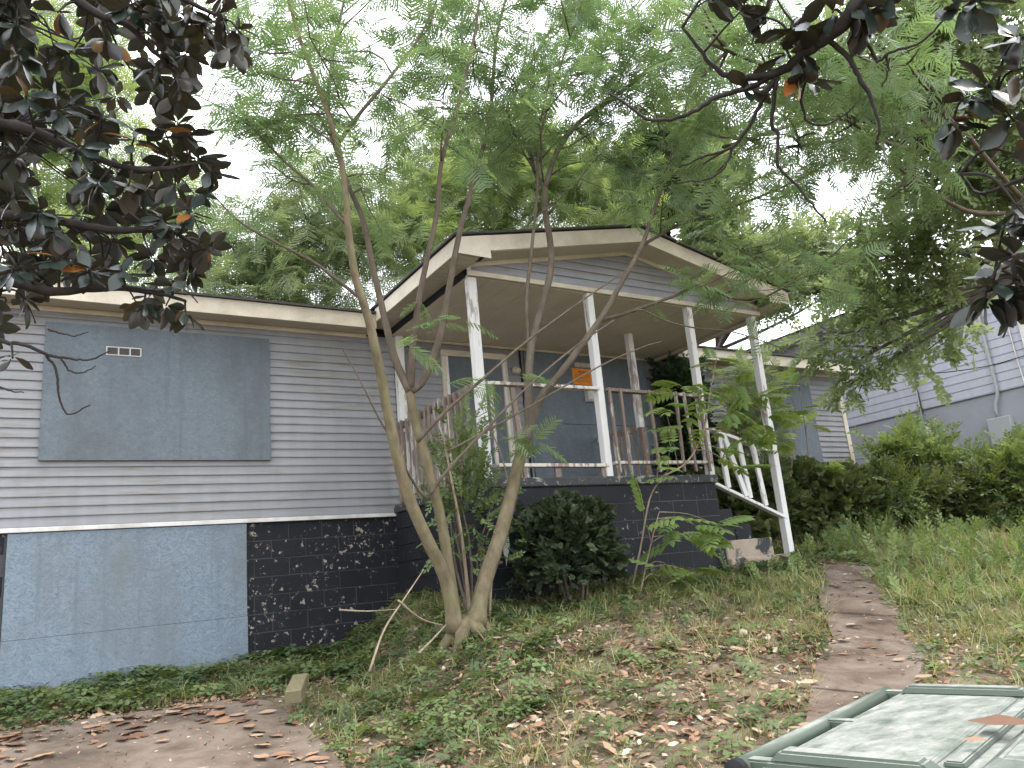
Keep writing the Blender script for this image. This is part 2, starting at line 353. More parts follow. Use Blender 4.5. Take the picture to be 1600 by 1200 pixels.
ground = put('ground', me, t.m); ground['kind'] = 'structure'

t = NT('stained_concrete'); p = t.pos()
c = t.ramp(t.noise(p, 1.7, 8, .65, .4), [(.30, (.055, .040, .030)), (.45, (.135, .102, .077)), (.58, (.20, .158, .124)), (.72, (.10, .070, .048))])
c = t.mix(.5, c, t.mix(t.noise(p, 50, 6, .7), (.55, .55, .55), (1.3, 1.3, 1.3)), 'MULTIPLY')
t.bsdf(c, .85, t.bump(t.noise(p, 70, 6, .7), .5, .006), .25); MT['concrete'] = t.m
t = NT('worn_path_concrete'); p = t.pos()
c = t.ramp(t.noise(p, 2.3, 8, .68, .5), [(.30, (.045, .032, .024)), (.45, (.125, .090, .066)), (.60, (.195, .155, .124)), (.70, (.10, .062, .040))])
c = t.mix(.5, c, t.mix(t.noise(p, 45, 6, .7), (.5, .5, .5), (1.3, 1.3, 1.3)), 'MULTIPLY')
t.bsdf(c, .85, t.bump(t.noise(p, 60, 6, .7), .6, .008), .25); MT['pathc'] = t.m
def slab(name, poly, thick, mat, parent, lift, tilt=0):
    """flat-topped slab following the terrain; poly = list of (x, y)"""
    poly = np.array(poly); n = len(poly); z = g(poly[:, 0], poly[:, 1])+lift
    top = [(x, y, zz) for (x, y), zz in zip(poly, z)]; bot = [(x, y, zz-thick) for (x, y), zz in zip(poly, z)]
    return put(name, mesh_of(name, top+bot, [tuple(range(n))]+[(i+n, (i+1) % n+n, (i+1) % n, i) for i in range(n)]), mat, parent)
SLABP = [(-6, 1.2), (1.42, 1.2), (1.48, 3), (1.60, 4.2), (1.72, 5.05), (1.80, 6.1), (1.78, 7.0), (1.60, 7.28), (.8, 7.36), (-.2, 7.42), (-6, 7.5)]
def slabz(x, y): return .1*np.asarray(y)-.2*sstep((2.6-np.asarray(y))/1.4)+.035
drv = slab('driveway', SLABP, .12, MT['concrete'], None, 0)
for v in drv.data.vertices[:len(SLABP)]: v.co.z = float(slabz(v.co.x, v.co.y))
drv['kind'] = 'structure'
PATHC = smooth_line([(8.25, 5.95), (7.35, 5.3), (6.0, 4.25), (4.95, 3.5), (3.75, 2.82), (2.4, 2.05), (1.2, 1.35)], 8)[:, :2]
def path_mesh(a, b, wd=.29):
    c_ = PATHC[a:b+1]; d = np.gradient(c_, axis=0); d /= np.linalg.norm(d, axis=1)[:, None]; nrm = np.stack([-d[:, 1], d[:, 0]], 1)
    jl = np.sin(np.arange(a, b+1)*.62)*.03; jr = np.sin(np.arange(a, b+1)*.5+1)*.03
    L = c_+nrm*(wd+jl)[:, None]; R_ = c_-nrm*(wd+jr)[:, None]; return L, R_
path = None; PPOLY = []
for i, (a, b) in enumerate(((0, 7), (7, 15), (15, 22), (22, 29), (29, 37), (37, 48))):
    L, R_ = path_mesh(a, b); gap = .012
    L[0] += (L[1]-L[0])*gap*4; R_[0] += (R_[1]-R_[0])*gap*4
    m = len(L); pts = []
    for q in (L, R_):
        for x, y in q: pts.append((x, y))
    pts = np.array(pts); z = g(pts[:, 0], pts[:, 1])+.035+[.0, .012, -.004, .008, 0, 0][i]
    V = [(x, y, zz) for (x, y), zz in zip(pts, z)]+[(x, y, zz-.1) for (x, y), zz in zip(pts, z)]
    fs = []
    for k in range(m-1): fs.append((k, m+k, m+k+1, k+1))
    for k in range(m-1): fs += [(k, k+1, 2*m+k+1, 2*m+k), (m+k+1, m+k, 3*m+k, 3*m+k+1)]
    fs += [(0, 2*m, 3*m, m), (m-1, 2*m-1, 4*m-1, 3*m-1)]
    if path is None:
        path = put('path', mesh_of('path', V, fs), MT['pathc']); path['kind'] = 'structure'
    else: put('path_slab', mesh_of('path_slab', V, fs), MT['pathc'], path)
def on_path(x, y, wd=.40):
    P = np.stack([x, y], -1); d = np.min(np.linalg.norm(P[:, None, :]-PATHC[None], axis=2), axis=1); return d < wd
def on_slab(x, y): return (x < 1.72+.02*(y-5)) & (y < 7.36) & (x > -6)

# ================================================================== the house
YW, YP = 9.18, 6.92
house = thing('house', (5.3, YW, 1.3), 'boarded-up grey single-storey house with a gabled front porch', 'house')
H = house
# --- walls
wall = box('front_wall', -4, 13.6, YW+.005, YW+.16, 2.43, 4.86, MT['dark'], H, 0)
def side_len(x0, x1): return x1-x0
def strip(name, x0, x1, z, h, mat, parent, y):
    key = ('strip', round(x1-x0, 3), h, mat.name)
    if key not in _bx:
        L = (x1-x0)/2; pr = [(.004, .022), (-.005, .022), (-.0155, .005), (-.0165, 0), (-.019, 0), (-.019, .010), (-.003, h+.004), (.004, h+.004)]; n = len(pr)
        V = [(e, a, b) for e in (-L, L) for a, b in pr]
        _bx[key] = mesh_of('siding', V, [(i, n+i, n+(i+1) % n, (i+1) % n) for i in range(n)]+[tuple(range(n)), tuple(range(2*n-1, n-1, -1))])
    return put(name, _bx[key], mat, parent, ((x0+x1)/2, y, z))
EXP = .1016; k = 0; z = 2.475
while z < 4.80:
    off = (k*1.27) % 3.1
    cuts = [-4]+[c_ for c_ in np.arange(-4+off, 4.05, 3.66) if -3.6 < c_ < 3.7]+[4.04]
    for i, (a, b) in enumerate(zip(cuts[:-1], cuts[1:])):
        strip('siding', a, b+(.02 if b < 4 else 0), z, EXP, MT['siding'], wall, YW-.0012*(i % 2))
    if z > 2.56:
        strip('siding', 4.16, 8.9, z, EXP, MT['siding'], wall, YW)
        if z > 3.03: strip('siding', 8.9, 13.52, z, EXP, MT['siding'], wall, YW-.001)
    z += EXP; k += 1
box('wall_trim', -4, 4.04, YW-.03, YW+.004, 2.425, 2.472, MT['white'], H)
box('wall_trim', 8.9, 13.6, YW-.03, YW+.004, 2.93, 3.02, MT['white'], H)
box('corner_trim', 13.5, 13.62, YW-.03, YW+.10, 2.95, 4.8, MT['cream'], H)
box('frieze_board', -4, 3.66, YW-.035, YW+.004, 4.775, 4.83, MT['cream'], H)
box('frieze_board', 9.05, 13.6, YW-.035, YW+.004, 4.775, 4.83, MT['cream'], H)
box('side_wall', 13.44, 13.6, YW+.16, 17, 1.2, 5.0, MT['siding'], H, 0)
box('back_wall', -4, 13.6, 17, 17.15, 1.2, 5.0, MT['siding'], H, 0)
# --- block foundation (each block a piece)
def blocks(parent, fixed, a0, a1, ztop, zbot_f, axis, mat, seed=0, course=.203, skip=None):
    r = random.Random(seed); z = ztop; k = 0
    while z > 0.5:
        zb = z-course; a = a0-(.2 if k % 2 else 0)
        while a < a1-.02:
            s0, s1 = max(a, a0), min(a+.4, a1); a += .4
            if s1-s0 < .05: continue
            mid = (s0+s1)/2
            if z < zbot_f(mid)-.02 or (skip and skip(mid, z)): continue
            j = r.uniform(-.0025, .0025); me = box_mesh(round(s1-s0-.005, 3), .05, course-.006, .004, mat.name+axis)
            if axis == 'X': put('concrete_block', me, mat, parent, (mid, fixed+.025+j, (z+zb)/2))
            else: put('concrete_block', me, mat, parent, (fixed+.025+j, mid, (z+zb)/2), math.pi/2)
        z = zb; k += 1
fnd = box('foundation_wall', -4, 4.1, YW+.033, YW+.2, .4, 2.42, MT['mortar'], H, 0)
blocks(fnd, YW+.03, -1.4, 4.05, 2.42, lambda x: float(g(x, YW)), 'X', MT['block'], 1, skip=lambda x, z: -.2 < x < 1.9)
fr = box('foundation_wall', 7.6, 13.6, YW+.035, YW+.2, 1.0, 2.92, MT['block'], H, 0)
blocks(fr, YW+.03, 8.8, 13.58, 2.92, lambda x: float(g(x, YW)), 'X', MT['block'], 2)
# --- boarded openings
bd = box('window_board', .04, 2.39, YW-.050, YW-.020, 3.145, 4.65, MT['osb'], H, .002)
vt = box('vent_frame', .62, .97, YW-.058, YW-.0505, 4.315, 4.325, MT['white'], bd, .001)
for zz in (4.405,): box('vent_frame', .62, .97, YW-.058, YW-.0505, zz, zz+.011, MT['white'], bd, .001)
for xx in (.62, .738, .852, .96): box('vent_frame', xx, xx+.012, YW-.0575, YW-.0505, 4.3255, 4.4045, MT['white'], bd, .001)
for xx in (.632, .75, .864): box('vent_pane', xx+.001, xx+.095, YW-.0535, YW-.0505, 4.327, 4.403, MT['brownpane'], bd, 0)
box('garage_board', -.18, 2.11, YW-.012, YW+.02, 1.40, 2.418, MT['osb_low'], H, .002)
box('garage_board', -.18, 2.115, YW-.015, YW+.018, .62, 1.397, MT['osb_low'], H, .002)
# door with trim, and the large boarded window on the porch
door = box('door', 4.84, 5.72, YW-.022, YW+.0, 2.58, 4.61, MT['osb'], H, .002)
box('door_trim', 4.75, 4.84, YW-.05, YW+.002, 2.57, 4.61, MT['cream'], door); box('door_trim', 5.72, 5.81, YW-.05, YW+.002, 2.57, 4.61, MT['cream'], door)
box('door_trim', 4.75, 5.81, YW-.052, YW+.002, 4.612, 4.70, MT['cream'], door)
box('door_trim', 4.80, 4.838, YW-.064, YW-.0505, 2.58, 4.605, MT['white'], door, .002); box('door_trim', 5.722, 5.76, YW-.064, YW-.0505, 2.58, 4.605, MT['white'], door, .002)
box('window_board', 6.12, 8.5, YW-.050, YW-.020, 3.683, 4.815, MT['osb'], H, .002); box('window_board', 6.12, 8.5, YW-.052, YW-.021, 2.60, 3.677, MT['osb'], H, .002)
box('cable', 6.045, 6.075, YW-.034, YW-.017, 2.6, 4.8, MT['dark'], H, .003)
T_ = Tubes(); T_.add([(5.95, YW-.02, 4.47), (5.95, YW-.05, 4.47), (5.95, YW-.07, 4.46), (5.95, YW-.12, 4.44)], [.06, .055, .035, .045], 10); T_.build('porch_light', MT['cream'], H)
box('window_board', 11.05, 12.62, YW-.050, YW-.020, 3.08, 4.58, MT['osb'], H, .002)
# --- eave, fascia, roof
YF = 8.88
for a, b in ((-4, 3.70), (9.0, 14.0)):
    fb = box('fascia', a, b, YF-.02, YF, 4.815, 5.01, MT['cream'], H)
    box('soffit', a, b, YF+.001, YW-.004, 4.832, 4.85, MT['soffit'], H, 0)
SLM = .22
def roofz(y): return 5.02+(min(y, 26-y)-YF)*SLM
rf = prism('roof', [(YF-.05, 5.012), (13, roofz(13)), (17.2, roofz(17.2)), (17.2, roofz(17.2)+.03), (13, roofz(13)+.035), (YF-.05, 5.042)], -4.1, 14.05, MT['shingle'], H)
prism('gable_wall', [(YW, 4.84), (16.9, 4.84), (16.9, 5.0), (13, roofz(13)-.02), (YW, 5.04)], 13.45, 13.6, MT['siding'], H)
# --- porch base
PX0, PX1 = 3.97, 7.34
base = box('porch_base', PX0+.004, PX1-.004, YP+.004, YW, .6, 2.455, MT['mortar'], H, 0)
blocks(base, YP, PX0, PX1, 2.455, lambda x: float(g(x, YP))-.2, 'X', MT['blockp'], 4)
blocks(base, PX0-.025, YP+.055, YW, 2.455, lambda y: float(g(PX0, y))-.2, 'Y', MT['blockp'], 5)
blocks(base, PX1-.027, YP+.055, YW, 2.455, lambda y: 1.0, 'Y', MT['blockp'], 6)
cap = box('porch_slab', PX0-.05, PX1+.03, YP-.035, YW-.02, 2.458, 2.56, MT['cap'], H, .012)
box('porch_bounce_floor', PX0+.02, PX1-.04, YP+.05, YW-.03, 2.561, 2.566, MT['stepc'], H, 0)  # unseen floor sheet added over the dark slab to bounce light into the porch
steps = box('step', PX1+.001, 7.60, YP+.04, 8.10, 1.0, 2.13, MT['blockp'], H, .008)
box('step', 7.601, 7.88, YP+.025, 8.10, 1.0, 1.93, MT['blockp'], H, .012)
box('step', 7.36, 8.22, YP+.005, 8.11, 1.0, 1.735, MT['stepc'], H, .014); box('step', 7.355, 8.50, YP-.06, 8.12, 1.0, 1.51, MT['stepc'], H, .016)
pd = [(788, 812), (795, 815), (794, 835), (796, 850), (795, 862), (793, 872), (791, 885), (790, 872), (787, 866), (786, 850), (789, 832)]
Vd = [onY(px, py, YP-.001) for px, py in pd]; Vd = Vd+[v+np.array([0, -.003, 0]) for v in Vd]; nd = len(pd)
put('paint_drip', mesh_of('paint_drip', Vd, [tuple(range(nd, 2*nd))]+[(i, (i+1) % nd, nd+(i+1) % nd, nd+i) for i in range(nd)]), MT['white'], H)
# --- posts
def post(x, y, z0, z1, s=.092, m='post', lean=0):
    return beam('porch_post', (x+lean, y, z0), (x, y, z1), s, s, MT[m], H, .006)
CZ = 4.82
post(4.06, YP+.06, 2.56, CZ, .10, lean=.0); post(5.70, YP+.05, 2.56, CZ, .095, lean=-.03); post(7.37, YP+.05, 2.50, CZ, lean=-.05)
post(8.62, YP+.06, 1.42, CZ, .10, lean=-.05); post(7.30, 8.12, 3.42, CZ); post(7.32, 8.12, 2.56, 3.44, .085, 'oldwood'); post(4.10, YW-.07, 3.50, CZ, .11); post(4.10, YW-.07, 2.56, 3.52, .09, 'oldwood')
# --- railings
fl = beam('railing', (4.13, YP+.03, 3.60), (5.66, YP+.03, 3.61), .038, .085, MT['rail'], H)
beam('bottom_rail', (4.14, YP+.03, 2.70), (5.66, YP+.03, 2.69), .038, .085, MT['rail'], fl); beam('baluster', (4.155, YP-.01, 2.60), (4.155, YP-.01, 3.575), .035, .035, MT['oldwood'], fl)
beam('rail_block', (4.95, YP+.03, 2.561), (4.95, YP+.03, 2.668), .08, .035, MT['oldwood'], fl); beam('rail_block', (5.60, YP+.04, 2.561), (5.60, YP+.04, 2.668), .08, .035, MT['oldwood'], fl)
beam('baluster', (4.52, YP+.02, 2.56), (4.46, YP+.04, 3.58), .06, .035, MT['oldwood'], fl)
fr2 = beam('railing', (5.76, YP+.02, 3.60), (7.33, YP+.02, 3.585), .038, .085, MT['oldwood'], H)
beam('bottom_rail', (5.76, YP+.02, 2.72), (7.33, YP+.02, 2.72), .038, .085, MT['rail'], fr2)
for a, b in ((5.80, 5.79), (5.95, 5.96), (6.42, 6.41), (6.82, 6.86), (7.02, 7.0), (7.26, 7.27)): beam('baluster', (a, YP-.018, 2.60), (b, YP-.018, 3.62), .036, .034, MT['oldwood'], fr2)
lr = beam('railing', (4.02, 7.03, 3.58), (4.02, 9.06, 3.56), .085, .038, MT['oldwood'], H, up=(1, 0, 0))
beam('bottom_rail', (4.02, 7.03, 2.68), (4.02, 9.06, 2.68), .085, .038, MT['oldwood'], lr, up=(1, 0, 0))
rr = random.Random(3)
for k in range(15):
    y = 7.10+k*.135; beam('baluster', (3.965, y+rr.uniform(-.01, .01), 2.58), (3.965, y+rr.uniform(-.02, .02), 3.61+rr.uniform(-.02, .02)), .035, .036, MT['oldwood'], lr)
br = beam('railing', (7.29, 8.17, 3.42), (7.29, 9.1, 3.44), .085, .038, MT['oldwood'], H, up=(1, 0, 0)); beam('bottom_rail', (7.29, 8.17, 2.70), (7.29, 9.1, 2.70), .085, .038, MT['oldwood'], br, up=(1, 0, 0))
for k in range(6): beam('baluster', (7.27, 8.26+k*.145, 2.60), (7.27, 8.24+k*.15+rr.uniform(-.03, .03), 3.42), .036, .036, MT['rail' if k % 2 else 'oldwood'], br)
st = beam('stair_railing', (7.44, YP+.04, 3.15), (8.58, YP+.04, 2.85), .04, .085, MT['post'], H)
beam('bottom_rail', (7.34, YP+.04, 2.455), (8.57, YP+.04, 1.975), .04, .085, MT['post'], st)
for a, b in ((7.54, 7.56), (7.62, 7.86), (7.88, 7.93), (8.14, 8.20)):
    zt = 3.15-(a-7.44)*.263; zb = 2.455-(b-7.34)*.39; beam('baluster', (b, YP+.0, zb+.02), (a, YP+.0, zt-.02), .075, .036, MT['post'], st)
# --- porch ceiling, gable, roof
cl = box('porch_ceiling', 3.99, 8.72, YP+.02, YW-.02, 4.845, 4.86, MT['dark'], H, 0)
x = 4.0
while x < 8.7:
    box('ceiling_panel', x, min(x+.297, 8.72), YP+.03, YW-.03, 4.822, 4.842, MT['ceil'], cl, .004); x += .302
box('ceiling_trim', 4.15, 8.72, YW-.055, YW-.022, 4.785, 4.818, MT['cream'], cl, .003)
RX, RZ, EZ, X0, X1, YR = 6.35, 5.66, 5.10, 3.69, 9.01, 6.60
sl_ = (RZ-EZ)/(RX-X0)
def gz(x): return RZ-abs(x-RX)*sl_
gw = prism('gable_wall', [(4.01, 4.84), (8.70, 4.84), (8.70, gz(8.7)-.06), (RX, gz(RX)-.06), (4.01, gz(4.01)-.06)], YP+.01, YP+.06, MT['dark'], H, 'Y')
z = 4.885
while z < 5.5:
    hw = min((RZ-.16-z)/sl_, 2.33); strip('siding', RX-hw, RX+hw, z, EXP, MT['gable'], gw, YP); z += EXP
box('gable_trim', 3.99, 8.74, YP-.028, YP+.008, 4.825, 4.882, MT['cream'], H); box('gable_trim', 3.985, 4.03, YP-.035, YP+.0, 4.884, 5.06, MT['white'], H)
for s in (-1, 1):       # frieze under the rake
    a = (RX, YP-.02, gz(RX)-.225); b = (RX+s*2.36, YP-.02, gz(RX+2.36)-.225); beam('rake_trim', a, b, .05, .03, MT['cream'], H, .003)
    xe = X0 if s < 0 else X1
    # rake fascia, soffit and roof plane
    prism('rake_fascia', [(RX, RZ-.012), (xe, EZ-.012), (xe, EZ-.19), (RX, RZ-.20)], YR-.02, YR, MT['cream'], H, 'Y')
    prism('rake_soffit', [(RX, RZ-.185), (RX+s*2.2, gz(RX+2.2)-.185), (RX+s*2.2, gz(RX+2.2)-.200), (RX, RZ-.200)], YR+.001, YP-.004, MT['soffit'], H, 'Y')
    prism('porch_roof', [(RX, RZ+.004), (xe+s*.03, EZ-.002), (xe+s*.03, EZ+.022), (RX, RZ+.03)], YR-.05, 10.2, MT['shingle'], H, 'Y')
    es = box('eave_fascia', min(xe, xe-s*.02), max(xe, xe-s*.02), YR+.001, YF, EZ-.19, EZ-.008, MT['cream'], H)
    sf = box('eave_soffit', min(xe-s*.022, 4.0 if s < 0 else 8.73), max(xe-s*.022, 4.0 if s < 0 else 8.73), YR+.002, YW-.03, EZ-.178, EZ-.165, MT['soffit'], H, 0)
    yy = YR+.05
    while yy < YW-.1:
        box('soffit_panel', min(xe-s*.024, 4.0 if s < 0 else 8.73), max(xe-s*.024, 4.0 if s < 0 else 8.73), yy, yy+.094, EZ-.186, EZ-.179, MT['soffit'], sf, .002); yy += .1
    box('porch_beam', min(4.0, 4.06) if s < 0 else 8.65, 4.06 if s < 0 else 8.72, YP+.06, YW-.03, 4.76, 4.815, MT['soffit'], H, .004) if s > 0 else box('porch_beam', 3.985, 3.999, YP+.06, YW-.03, 4.825, 4.95, MT['blockp'], H, 0)
    # boxed return at the eave end
    prism('eave_return', [(xe-s*.005, EZ-.012), (xe-s*.42, gz(xe-s*.42)-.012), (xe-s*.42, EZ-.20), (xe-s*.005, EZ-.192)], YR-.026, YR-.021, MT['cream'], H, 'Y')
# --- things fixed to the porch board
notice = thing('notice', (7.22, YW-.06, 4.33), 'orange paper notice stapled to the boarded porch window', 'notice')
box('paper', 6.97, 7.35, YW-.058, YW-.0525, 4.305, 4.565, MT['orange'], notice, .001)
for i, (a, b, zz, h) in enumerate(((7.15, 7.21, 4.508, .012), (7.225, 7.31, 4.508, .012), (7.17, 7.30, 4.488, .009), (7.08, 7.38, 4.460, .004), (7.08, 7.37, 4.440, .004), (7.08, 7.38, 4.420, .004), (7.08, 7.33, 4.400, .004), (7.08, 7.38, 4.375, .004), (7.08, 7.36, 4.352, .004))):
    box('printed_line', a-.07, b-.07, YW-.0592, YW-.0582, zz, zz+h, MT['ink'], notice, 0)
vb = thing('window_vent', (7.2, YW-.06, 4.58), 'small grey three-cell vent frame above the orange notice', 'vent')
for zz in (4.585, 4.655): box('frame', 7.03, 7.37, YW-.06, YW-.0515, zz, zz+.010, MT['grey'], vb, .001)
for xx in (7.03, 7.14, 7.25, 7.36): box('frame', xx, xx+.01, YW-.059, YW-.0515, 4.5955, 4.6545, MT['grey'], vb, .001)
for xx in (7.04, 7.15, 7.26): box('pane', xx+.001, xx+.099, YW-.055, YW-.0515, 4.597, 4.653, MT['soffit'], vb, 0)
mb = thing('mailbox', (7.25, YW-.1, 4.02), 'small white wall mailbox hanging below the orange notice', 'mailbox')
prism('box_body', [(YW-.055, 4.27), (YW-.13, 4.25), (YW-.15, 4.06), (YW-.12, 4.03), (YW-.055, 4.03)], 7.16, 7.33, MT['white'], mb)
prism('lid', [(YW-.056, 4.285), (YW-.14, 4.262), (YW-.145, 4.23), (YW-.132, 4.235), (YW-.131, 4.2505), (YW-.056, 4.2705)], 7.15, 7.34, MT['white'], mb)

# ================================================================== the neighbour's house
NX = 17.0
nb = thing('neighbour_house', (NX, 9, 2), 'lavender-grey clapboard house on the right beyond the fence', 'house')
nw = box('side_wall', NX+.03, NX+.3, 2.5, 16, 4.35, 6.75, MT['dark'], nb, 0)
z = 4.36
while z < 6.72:
    k = ('nstrip',)
    L = 13.5; h = .178
    if k not in _bx:
        pr = [(0.0, 0), (-.022, 0), (-.006, h+.006), (0, h+.006)]; V = [(a+.03, e, b) for e in (-L/2, L/2) for a, b in pr]; n = 4
        _bx[k] = mesh_of('clapboard', V, [(i, (i+1) % n, n+(i+1) % n, n+i) for i in range(n)]+[(3, 2, 1, 0), (4, 5, 6, 7)])
    put('clapboard', _bx[k], MT['lav'], nw, (NX, 2.5+L/2, z)); z += h
nf = box('foundation_wall', NX+.03, NX+.3, 2.5, 16, 1.0, 4.33, MT['nblock'], nb, 0)
box('wall_trim', NX-.01, NX+.03, 2.5, 16, 4.325, 4.358, MT['nblock'], nb)
box('eave_soffit', NX-.45, NX+.1, 2.3, 16.3, 6.76, 6.78, MT['grey'], nb, 0); box('fascia', NX-.47, NX-.45, 2.3, 16.3, 6.74, 6.92, MT['grey'], nb)
prism('roof', [(NX-.52, 6.925), (NX+4, 8.35), (NX+8, 6.925), (NX+8, 6.97), (NX+4, 8.40), (NX-.52, 6.97)], 2.2, 16.4, MT['shingle'], nb, 'Y')
T_ = Tubes(); T_.add([(NX-.42, 9.50, 6.74), (NX-.30, 9.5, 6.62), (NX-.05, 9.52, 6.42), (NX-.04, 9.52, 3.3), (NX-.2, 9.52, 3.15)], .048, 6); T_.build('downspout', MT['white'], nb)
T_ = Tubes(); T_.add([(NX-.04, 7.86, 6.7), (NX-.05, 7.86, 5.4), (NX-.05, 7.86, 4.42), (NX-.05, 7.87, 4.28), (NX-.06, 7.95, 4.10), (NX-.06, 7.98, 3.95), (NX-.06, 7.97, 3.8)], .034, 8); T_.build('conduit', MT['grey'], nb)
box('meter_box', NX-.13, NX+.025, 7.72, 8.18, 3.25, 3.80, MT['grey'], nb, .015)
T_ = Tubes(); T_.add(smooth_line([(NX-.02, 7.36, 6.6), (NX-.03, 7.36, 5.2), (NX-.03, 7.33, 4.4), (NX-.05, 7.30, 3.9), (NX-.06, 7.2, 3.6), (NX-.05, 7.0, 3.45)]), .012, 5); T_.build('cable', MT['white'], nb)
win = box('window', NX+.0, NX+.029, 6.2, 7.05, 4.55, 6.0, MT['brownpane'], nb, 0)
for y0, y1, z0, z1 in ((7.05, 7.17, 4.42, 6.12), (6.08, 6.2, 4.42, 6.12), (6.2, 7.05, 6.0, 6.12), (6.2, 7.05, 4.42, 4.55)): box('window_frame', NX-.04, NX+.03, y0, y1, z0, z1, MT['white'], win)
# utility line
T_ = Tubes(); T_.add(smooth_line([(13.7, 9.3, 5.15), (14.8, 8.6, 4.78), (16, 7.6, 4.72), (NX-.02, 6.6, 4.95)], 8), .010, 4)
tag(T_.build('utility_cable', MT['dark']), 'thin black cable strung across to the lavender house wall', 'cable')
# chain-link fence
fx = 14.9
fence = thing('chain_link_fence', (fx, 7, 2), 'rusty chain-link fence in front of the lavender house', 'fence')
T_ = Tubes(); ys = np.arange(4.0, 9.3, .07)
ztop = lambda y: float(g(fx, y))+1.15
for s in (-1, 1):
    for y in np.arange(3.0, 10.4, .09):
        a = np.array([fx, y, float(g(fx, y))+.05]); b = np.array([fx, y+s*1.1, ztop(y)-.02]); T_.add([a, b], .0035, 3)
tag(T_.build('wire_mesh', MT['grey'], fence), kind='stuff')
T_ = Tubes(); T_.add([(fx, y, ztop(y)) for y in np.linspace(3, 10.4, 9)], .02, 6); T_.build('top_rail', MT['grey'], fence)
for y in (3.1, 5.2, 7.3, 9.4):
    T_ = Tubes(); T_.add([(fx, y, float(g(fx, y))-.2), (fx, y, ztop(y)+.05)], .03, 7); T_.build('post', MT['grey'], fence)

# ================================================================== trees and plants
UP = np.array([0, 0, 1.])
def wander(start, d, length, n=7, grav=-.04, jit=.22):
    p = [np.array(start, float)]; d = unit(d); s = length/n
    for i in range(n):
        d = unit(d+RNG.normal(size=3)*jit+UP*grav); p.append(p[-1]+d*s)
    return np.array(p)
class Crown:
    def __init__(s): s.T = []; s.D = []; s.N = []; s.S = []; s.V = []
    def add(s, p, d, n, sc, v): s.T.append(p); s.D.append(d); s.N.append(n); s.S.append(sc); s.V.append(v)
    def bulk(s, T, D, N, S, V):
        s.T += list(T); s.D += list(D); s.N += list(N); s.S += list(S); s.V += list(V)
    def build(s, name, tpl, mat, parent, keep=None):
        T = np.array(s.T); D = np.array(s.D); N = np.array(s.N); S = np.array(s.S); V = np.array(s.V)
        tpls = [FROND, FROND_B, FROND_C] if tpl is FROND else [tpl]; k = RNG.integers(0, len(tpls), len(T)); R = frames(D, N, S)
        for i, tp in enumerate(tpls):
            me = inst_mesh(name, tp[0], tp[1], T[k == i], R[k == i], V[k == i]); o = put(name, me, mat, parent); o['kind'] = 'stuff'
        return o

